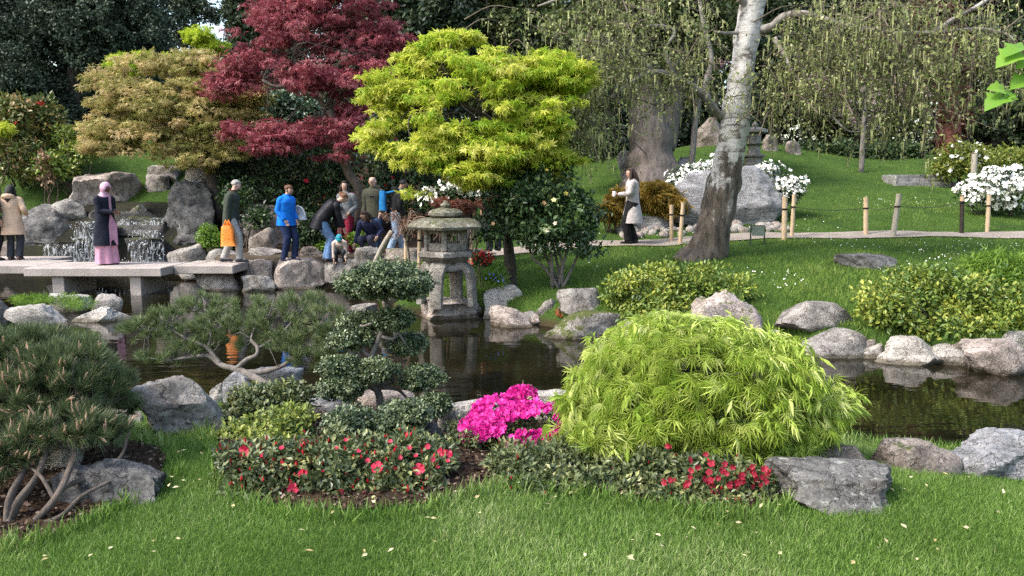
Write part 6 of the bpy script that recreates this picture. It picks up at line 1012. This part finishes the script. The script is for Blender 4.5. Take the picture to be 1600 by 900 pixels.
        if open_: mb = MB(); mb.loft(np.array([[SP(k_, x_, .142 * pf + .012) if k_ > 0 else pel + np.array([x_, .15 * pf + flare * .6 + .012, k_]) for x_ in (-.028 - .07 * (k_ < -.05), 0, .028 + .07 * (k_ < -.05))] for k_ in (hem, -.1, .1, .3, .42, .5)]), None, False, False); L('shirt_front', mb, open_)
    if bottom:
        mb = MB(); mb.loft(body_loft([(.165, .125, pel + (0, 0, -.10), 0), (.165, .13, pel, ln * .5), (.15, .115, SP(.12), ln)], '', bottom, .004), None, False)
        for hip, kn, ft in ((hl, kl, fl), (hr, kr, fr_)): q = ft - kn; mb.tube([hip + (0, 0, .05), hip + (kn - hip) * .3, hip + (kn - hip) * .7, kn, kn + q * .4, kn + q * .8, ft - (0, 0, .02)], np.array([.105, .105, .085, .074, .072, .070, .072]) * legw, 12, 4, .10)
        L('trousers', mb, bottom)
    if skirt:
        rings = []
        for k_, rx_, ry_ in ((0.03, .24, .20), (.3, .225, .185), (.6, .20, .165), (.85, .18, .14), (1.0, .165, .13)):
            cc = np.array([pel[0] * k_, pel[1] * k_, pel[2] * k_ if k_ < 1 else pel[2] + .06]); rings.append([cc + np.array([(rx_ + .022 * (1 - k_) * math.sin(q * 7)) * math.cos(q), (ry_ + .022 * (1 - k_) * math.sin(q * 7)) * math.sin(q), 0]) for q in np.arange(56) * 2 * math.pi / 56])
        mb = MB(); mb.loft(rings, None, False); L('skirt', mb, skirt)
    sm_ = plain('shoe', shoes, .5, .4, .1, 10, 0)
    for ft in (fl, fr_):
        mb = MB(); rows = []
        for y_, wx, hz in ((-.09, .015, .03), (-.08, .035, .08), (-.02, .042, .10), (.05, .044, .075), (.12, .046, .055), (.17, .036, .04), (.185, .012, .02)):
            rows.append([ft + np.array([wx * math.cos(q), y_, -.085 + hz * .5 + hz * .55 * math.sin(q)]) for q in np.arange(12) * 2 * math.pi / 12])
        mb.loft(rows); L('shoe', mb, sm_)
    t['_'] = 0; del t['_']
    W = lambda q: np.array(t.location) + s * np.array([q[0] * math.cos(R(facing)) - q[1] * math.sin(R(facing)), q[0] * math.sin(R(facing)) + q[1] * math.cos(R(facing)), q[2]])
    return dict(t=t, lh=W(lh), rh=W(rh), W=W, s=s, SP=SP)
def foot(px, py, z): q = Z(px, py, z); return q
NAVY = cloth('navy_wool', (.012, .014, .024)); ROSE = cloth('rose_cloth', (.50, .25, .34), .4); BEIGE = cloth('beige_coat', (.55, .38, .26)); CHAR = cloth('charcoal_cloth', (.035, .037, .045)); GREENJ = cloth('waxed_green', (.045, .052, .040)); CREAM = cloth('pale_trousers', (.34, .325, .31)); BLUEJ = cloth('bright_blue_jacket', (.01, .17, .66)); INDIGO = cloth('dark_jeans', (.02, .03, .075)); DENIM = cloth('blue_jeans', (.11, .19, .34)); LDEN = cloth('light_jeans', (.27, .36, .48)); GREYK = cloth('grey_knit', (.15, .155, .16)); BURG = cloth('burgundy_cloth', (.17, .012, .03)); OLIVE = cloth('olive_jacket', (.055, .055, .038)); DNAVY = cloth('deep_navy', (.022, .026, .06)); TRENCH = cloth('pale_trench', (.40, .36, .35)); BLK = cloth('black_cloth', (.012, .012, .013)); WHITE = cloth('white_cloth', (.72, .71, .70), .2); DOT = cloth('spotted_leggings', (.06, .06, .09), .2); OATM = cloth('oatmeal_knit', (.48, .38, .33))
HB = (.035, .018, .01); HK = (.01, .008, .007)
DK_ = .562
a = person('woman in a long dark navy coat, pink headscarf and pink skirt looking at her phone', foot(169, 413, DK_), 1.72, -112, 'brown', headpitch=22, lh=(-.04, .30, 1.12), rh=(.05, .31, 1.10), top=NAVY, hem=-.52, puff=1.16, flare=.05, skirt=ROSE, hair=('hijab', (.62, .36, .47)), shoes=(.03, .03, .03), open_=ROSE)
mb = MB(); q = (a['lh'] + a['rh']) / 2 + np.array([-.03, -.06, .06]); mb.box(q, (.075, .012, .15), R(-50), bev=.004); solo('phone', mb, plain('phone_case', (.05, .05, .055), .3, .5, .1, 5, 0), 'small dark phone held up by the woman in pink headscarf', 'phone', q)
a = person('woman seen from behind in a beige hooded coat and charcoal trousers', foot(24, 406, DK_), 1.68, 12, 'tan', headpitch=16, lh=(-.10, .28, 1.15), rh=(.24, .16, 1.06), top=BEIGE, hem=-.34, puff=1.17, flare=.035, bottom=CHAR, hood=BEIGE, hair=('long', HK), shoes=(.06, .03, .02), legw=1.05)
a = person('person with a red cap and dark clothes, cut off by the photo edge', foot(-10, 407, DK_), 1.80, -30, 'light', top=CHAR, hem=-.15, bottom=BLK, hair=('cap', (.55, .05, .03)))
def satchel(name, label, cat, pts, w_, dep, mat, seed=1, taper=.85):
    r = np.random.default_rng(seed); p = np.array(pts, float); rings = []
    for i, q in enumerate(p):
        f = (1 - (1 - taper) * i / (len(p) - 1)); n_ = 16; rings.append([q + np.array([w_ * f / 2 * np.sign(math.cos(b_)) * abs(math.cos(b_)) ** .5, dep * f / 2 * np.sign(math.sin(b_)) * abs(math.sin(b_)) ** .5, 0]) * (1 + .06 * r.normal()) for b_ in np.arange(n_) * 2 * math.pi / n_])
    t = thing(name, label, cat, p[0]); mb = MB(); mb.loft(rings); part('pouch', mb, t, mat, True, sharp=60); return t, p
q = foot(3, 407, DK_) + np.array([.02, -.18, 0]); t, p = satchel('tote_bag', 'white cloth shoulder bag hanging beside the beige coat', 'bag', [q + (0, 0, z_) for z_ in (.75, .8, .95, 1.1, 1.22)], .22, .10, WHITE, taper=.6); mb = MB(); mb.tube([p[-1] + (-.04, 0, -.02), p[-1] + (-.02, .02, .22), p[-1] + (.04, 0, -.02)], [.012, .012], 6, 5); part('strap', mb, t, WHITE, True)
a = person('grey-haired man in a dark green jacket walking with head bowed', foot(364, 409, .58), 1.78, -82, 'pale', lean=6, headpitch=20, rh=(.22, -.03, .76), lh=(-.22, .10, .82), lf=(-.09, -.20, 0), rf=(.09, .16, 0), top=GREENJ, hem=-.20, puff=1.14, bottom=CREAM, hair=('short', (.30, .285, .26)), shoes=(.03, .035, .05), collar=cloth('brown_corduroy', (.07, .025, .015)), legw=1.05)
q = a['rh'] + np.array([0, -.03, -.10]); t, p = satchel('shopping_bag', 'bright orange plastic carrier bag held by the grey-haired man', 'bag', [q + (0, 0, z_) for z_ in (-.43, -.40, -.28, -.12, -.03, .0)], .32, .13, plain('orange_plastic', (.80, .22, .02), .3, .5, .12, 9, .8, 22), 4, .62); mb = MB()
for s_ in (-.05, .05): mb.tube([p[-1] + (s_ - .03, 0, -.02), p[-1] + (s_ * .3, 0, .13), p[-1] + (s_ + .03, 0, -.02)], [.016, .016], 6, 4)
part('handle', mb, t, bpy.data.materials['orange_plastic'], True)
a = person('woman in a bright blue jacket and navy trousers looking down', foot(450, 407, .59), 1.66, -118, 'light', lean=3, headpitch=24, rh=(.16, .10, .92), lh=(-.16, .14, .92), lf=(-.09, .12, 0), rf=(.09, -.02, 0), top=BLUEJ, hem=-.13, puff=1.28, bottom=INDIGO, hair=('bun', (.10, .04, .02)), shoes=(.02, .03, .07), collar=BLUEJ, legw=1.1)
q = P(467, 343, 16.2); t, p = satchel('rucksack', 'pale grey and white bag hanging behind the blue jacket woman', 'bag', [q + (x_, 0, z_) for x_, z_ in ((.04, 0), (.03, .05), (.01, .15), (-.01, .24), (-.03, .29))], .28, .2, cloth('pale_canvas', (.42, .43, .45), .9, .45), 7, .45); mb = MB(); mb.tube([p[4] + (.0, 0, .0), p[3] + (.10, -.03, 0), p[0] + (.12, -.03, .05)], [.022, .02], 6, 4); part('strap', mb, t, WHITE, True)
a = person('woman in a black padded coat bending over the toddler', foot(510, 408.5, .57), 1.74, -72, 'light', pelvis=(0, -.10, .90), lean=42, headpitch=28, rh=(.10, .42, .56), lh=(-.14, .30, .62), lf=(-.08, 0, 0), rf=(.10, .04, 0), top=cloth('black_padding', (.010, .010, .014), .8, .1, .5, 9), hem=-.20, puff=1.22, bottom=DENIM, hair=('bun', (.16, .07, .03)), legw=1.1)
a = person('toddler with a turquoise helmet crouching on the stone edge', foot(532, 413, .56), 1.10, -170, 'light', pelvis=(0, -.12, .42), lean=45, headpitch=25, rh=(.20, .34, .02), lh=(-.20, .34, .02), lf=(-.14, .10, 0), rf=(.14, .10, 0), top=OATM, hem=-.08, puff=1.2, bottom=CHAR, hair=('helmet', (.02, .42, .55)))
a = person('long-haired woman in grey knit and burgundy trousers', foot(543, 398, .58), 1.76, 160, 'light', headyaw=-30, headpitch=0, rh=(.02, .26, 1.12), lh=(-.16, .14, .98), top=GREYK, hem=-.08, puff=1.08, bottom=BURG, hair=('long', HK), shoes=(.6, .58, .56))
q = a['W']((.0, -.19, 1.10)); t, p = satchel('backpack', 'red backpack on the woman in burgundy trousers', 'backpack', [q + (0, 0, z_) for z_ in (0, .05, .2, .32, .38)], .26, .12, cloth('red_nylon', (.35, .02, .03)), 8, .7); q = a['W']((.16, .20, .86)); t, p = satchel('handbag', 'small teal handbag hanging by the woman in burgundy trousers', 'bag', [q + (0, 0, z_) for z_ in (0, .03, .14, .19)], .2, .07, cloth('teal_leather', (.16, .30, .28), .1), 9, .85); mb = MB(); mb.tube([p[-1], a['W']((.05, .16, 1.2)), a['W']((-.13, .05, 1.42))], [.008, .008], 6, 4); part('strap', mb, t, BLK, True)
a = person('bald man in an olive jacket with sunglasses hanging at the chest', foot(586, 397.5, .58), 1.88, 172, 'pale', headyaw=8, headpitch=8, rh=(.19, .17, .90), lh=(-.20, .16, .92), top=OLIVE, hem=-.10, puff=1.2, bottom=cloth('mid_jeans', (.045, .075, .15)), hair=('bald', (0, 0, 0)), collar=OLIVE, hood=OLIVE)
q = a['SP'](.36, 0, .18) * a['s']; mb = MB()
for s_ in (-.028, .028): mb.ell(a['W'](a['SP'](.36, s_, .175)), (.026, .012, .022), 10, 6)
solo('sunglasses', mb, plain('black_lens', (.01, .01, .02), .15, .5, .1, 5, 0), 'dark sunglasses hooked on the olive jacket of the bald man', 'sunglasses', a['W'](a['SP'](.36, 0, .175)), smooth=True)
a = person('dark-haired woman in navy crouching with one hand on a stone', foot(581, 401, .62), 1.62, 160, 'light', pelvis=(0, -.12, .48), lean=38, headpitch=10, headyaw=20, rh=(.30, .34, .16), lh=(-.32, .26, .50), lf=(-.12, .12, 0), rf=(.12, .08, 0), top=DNAVY, hem=-.08, puff=1.05, bottom=DOT, hair=('long', HB))
a = person('man in a dark hooded jacket and light jeans stepping along the path', foot(617, 396, .60), 1.82, -62, 'tan', lean=14, headpitch=22, rh=(.18, .16, .88), lh=(-.2, .24, .9), lf=(-.1, .22, 0), rf=(.1, -.16, 0), top=BLK, hem=-.10, puff=1.14, bottom=LDEN, hair=('short', HK), hood=BLK, legw=1.15)
q = a['W']((0, -.26, .98)); t, p = satchel('backpack', 'bright blue backpack worn by the man in a dark hood', 'backpack', [q + np.array([.0, 0, z_]) for z_ in (0, .05, .22, .40, .47)], .20, .26, cloth('cyan_nylon', (.02, .17, .40)), 10, .6); mb = MB(); mb.tube([p[3], a['W'](a['SP'](.54, .12, .06)), a['W'](a['SP'](.34, .14, .15))], [.025, .022], 8, 4); part('strap', mb, t, bpy.data.materials['cyan_nylon'], True)
a = person('person in dark navy mostly hidden behind the golden maple trunk', foot(772, 392, .85), 1.78, 20, 'light', lean=18, headpitch=20, top=DNAVY, hem=-.12, puff=1.15, bottom=CHAR, hair=('short', HK))
a = person('person in black mostly hidden above the lantern roof', foot(724, 390, .85), 1.68, -30, 'tan', lean=14, headpitch=20, top=BLK, hem=-.12, puff=1.1, bottom=CHAR, hair=('short', HK))
d = 16.9; c = P(987, 380, d); a = person('woman in a pale trench coat and black trousers walking with a cup', (c[0], d, gz(c[0], d) + .03), 1.72, 86, 'light', headpitch=4, lean=2, lh=(-.16, .34, 1.12), rh=(.20, .08, .84), lf=(-.08, .09, 0), rf=(.08, -.07, 0), top=TRENCH, hem=-.46, puff=1.14, flare=.07, bottom=BLK, hair=('long', HB), legw=1.35)
mb = MB(); q = a['lh'] + np.array([-.10, -.05, .02]); mb.tube([q - (0, 0, .06), q + (0, 0, .05), q + (0, 0, .056)], [.03, .04, .036], 14, 1); solo('paper_cup', mb, WHITE, 'white takeaway cup held by the woman in the trench coat', 'cup', q, smooth=True, sharp=50)
q = a['W']((.2, -.12, .92)); t, p = satchel('handbag', 'black shoulder bag behind the woman in the trench coat', 'bag', [q + (0, 0, z_) for z_ in (0, .04, .2, .26)], .14, .18, BLK, 12, .8)
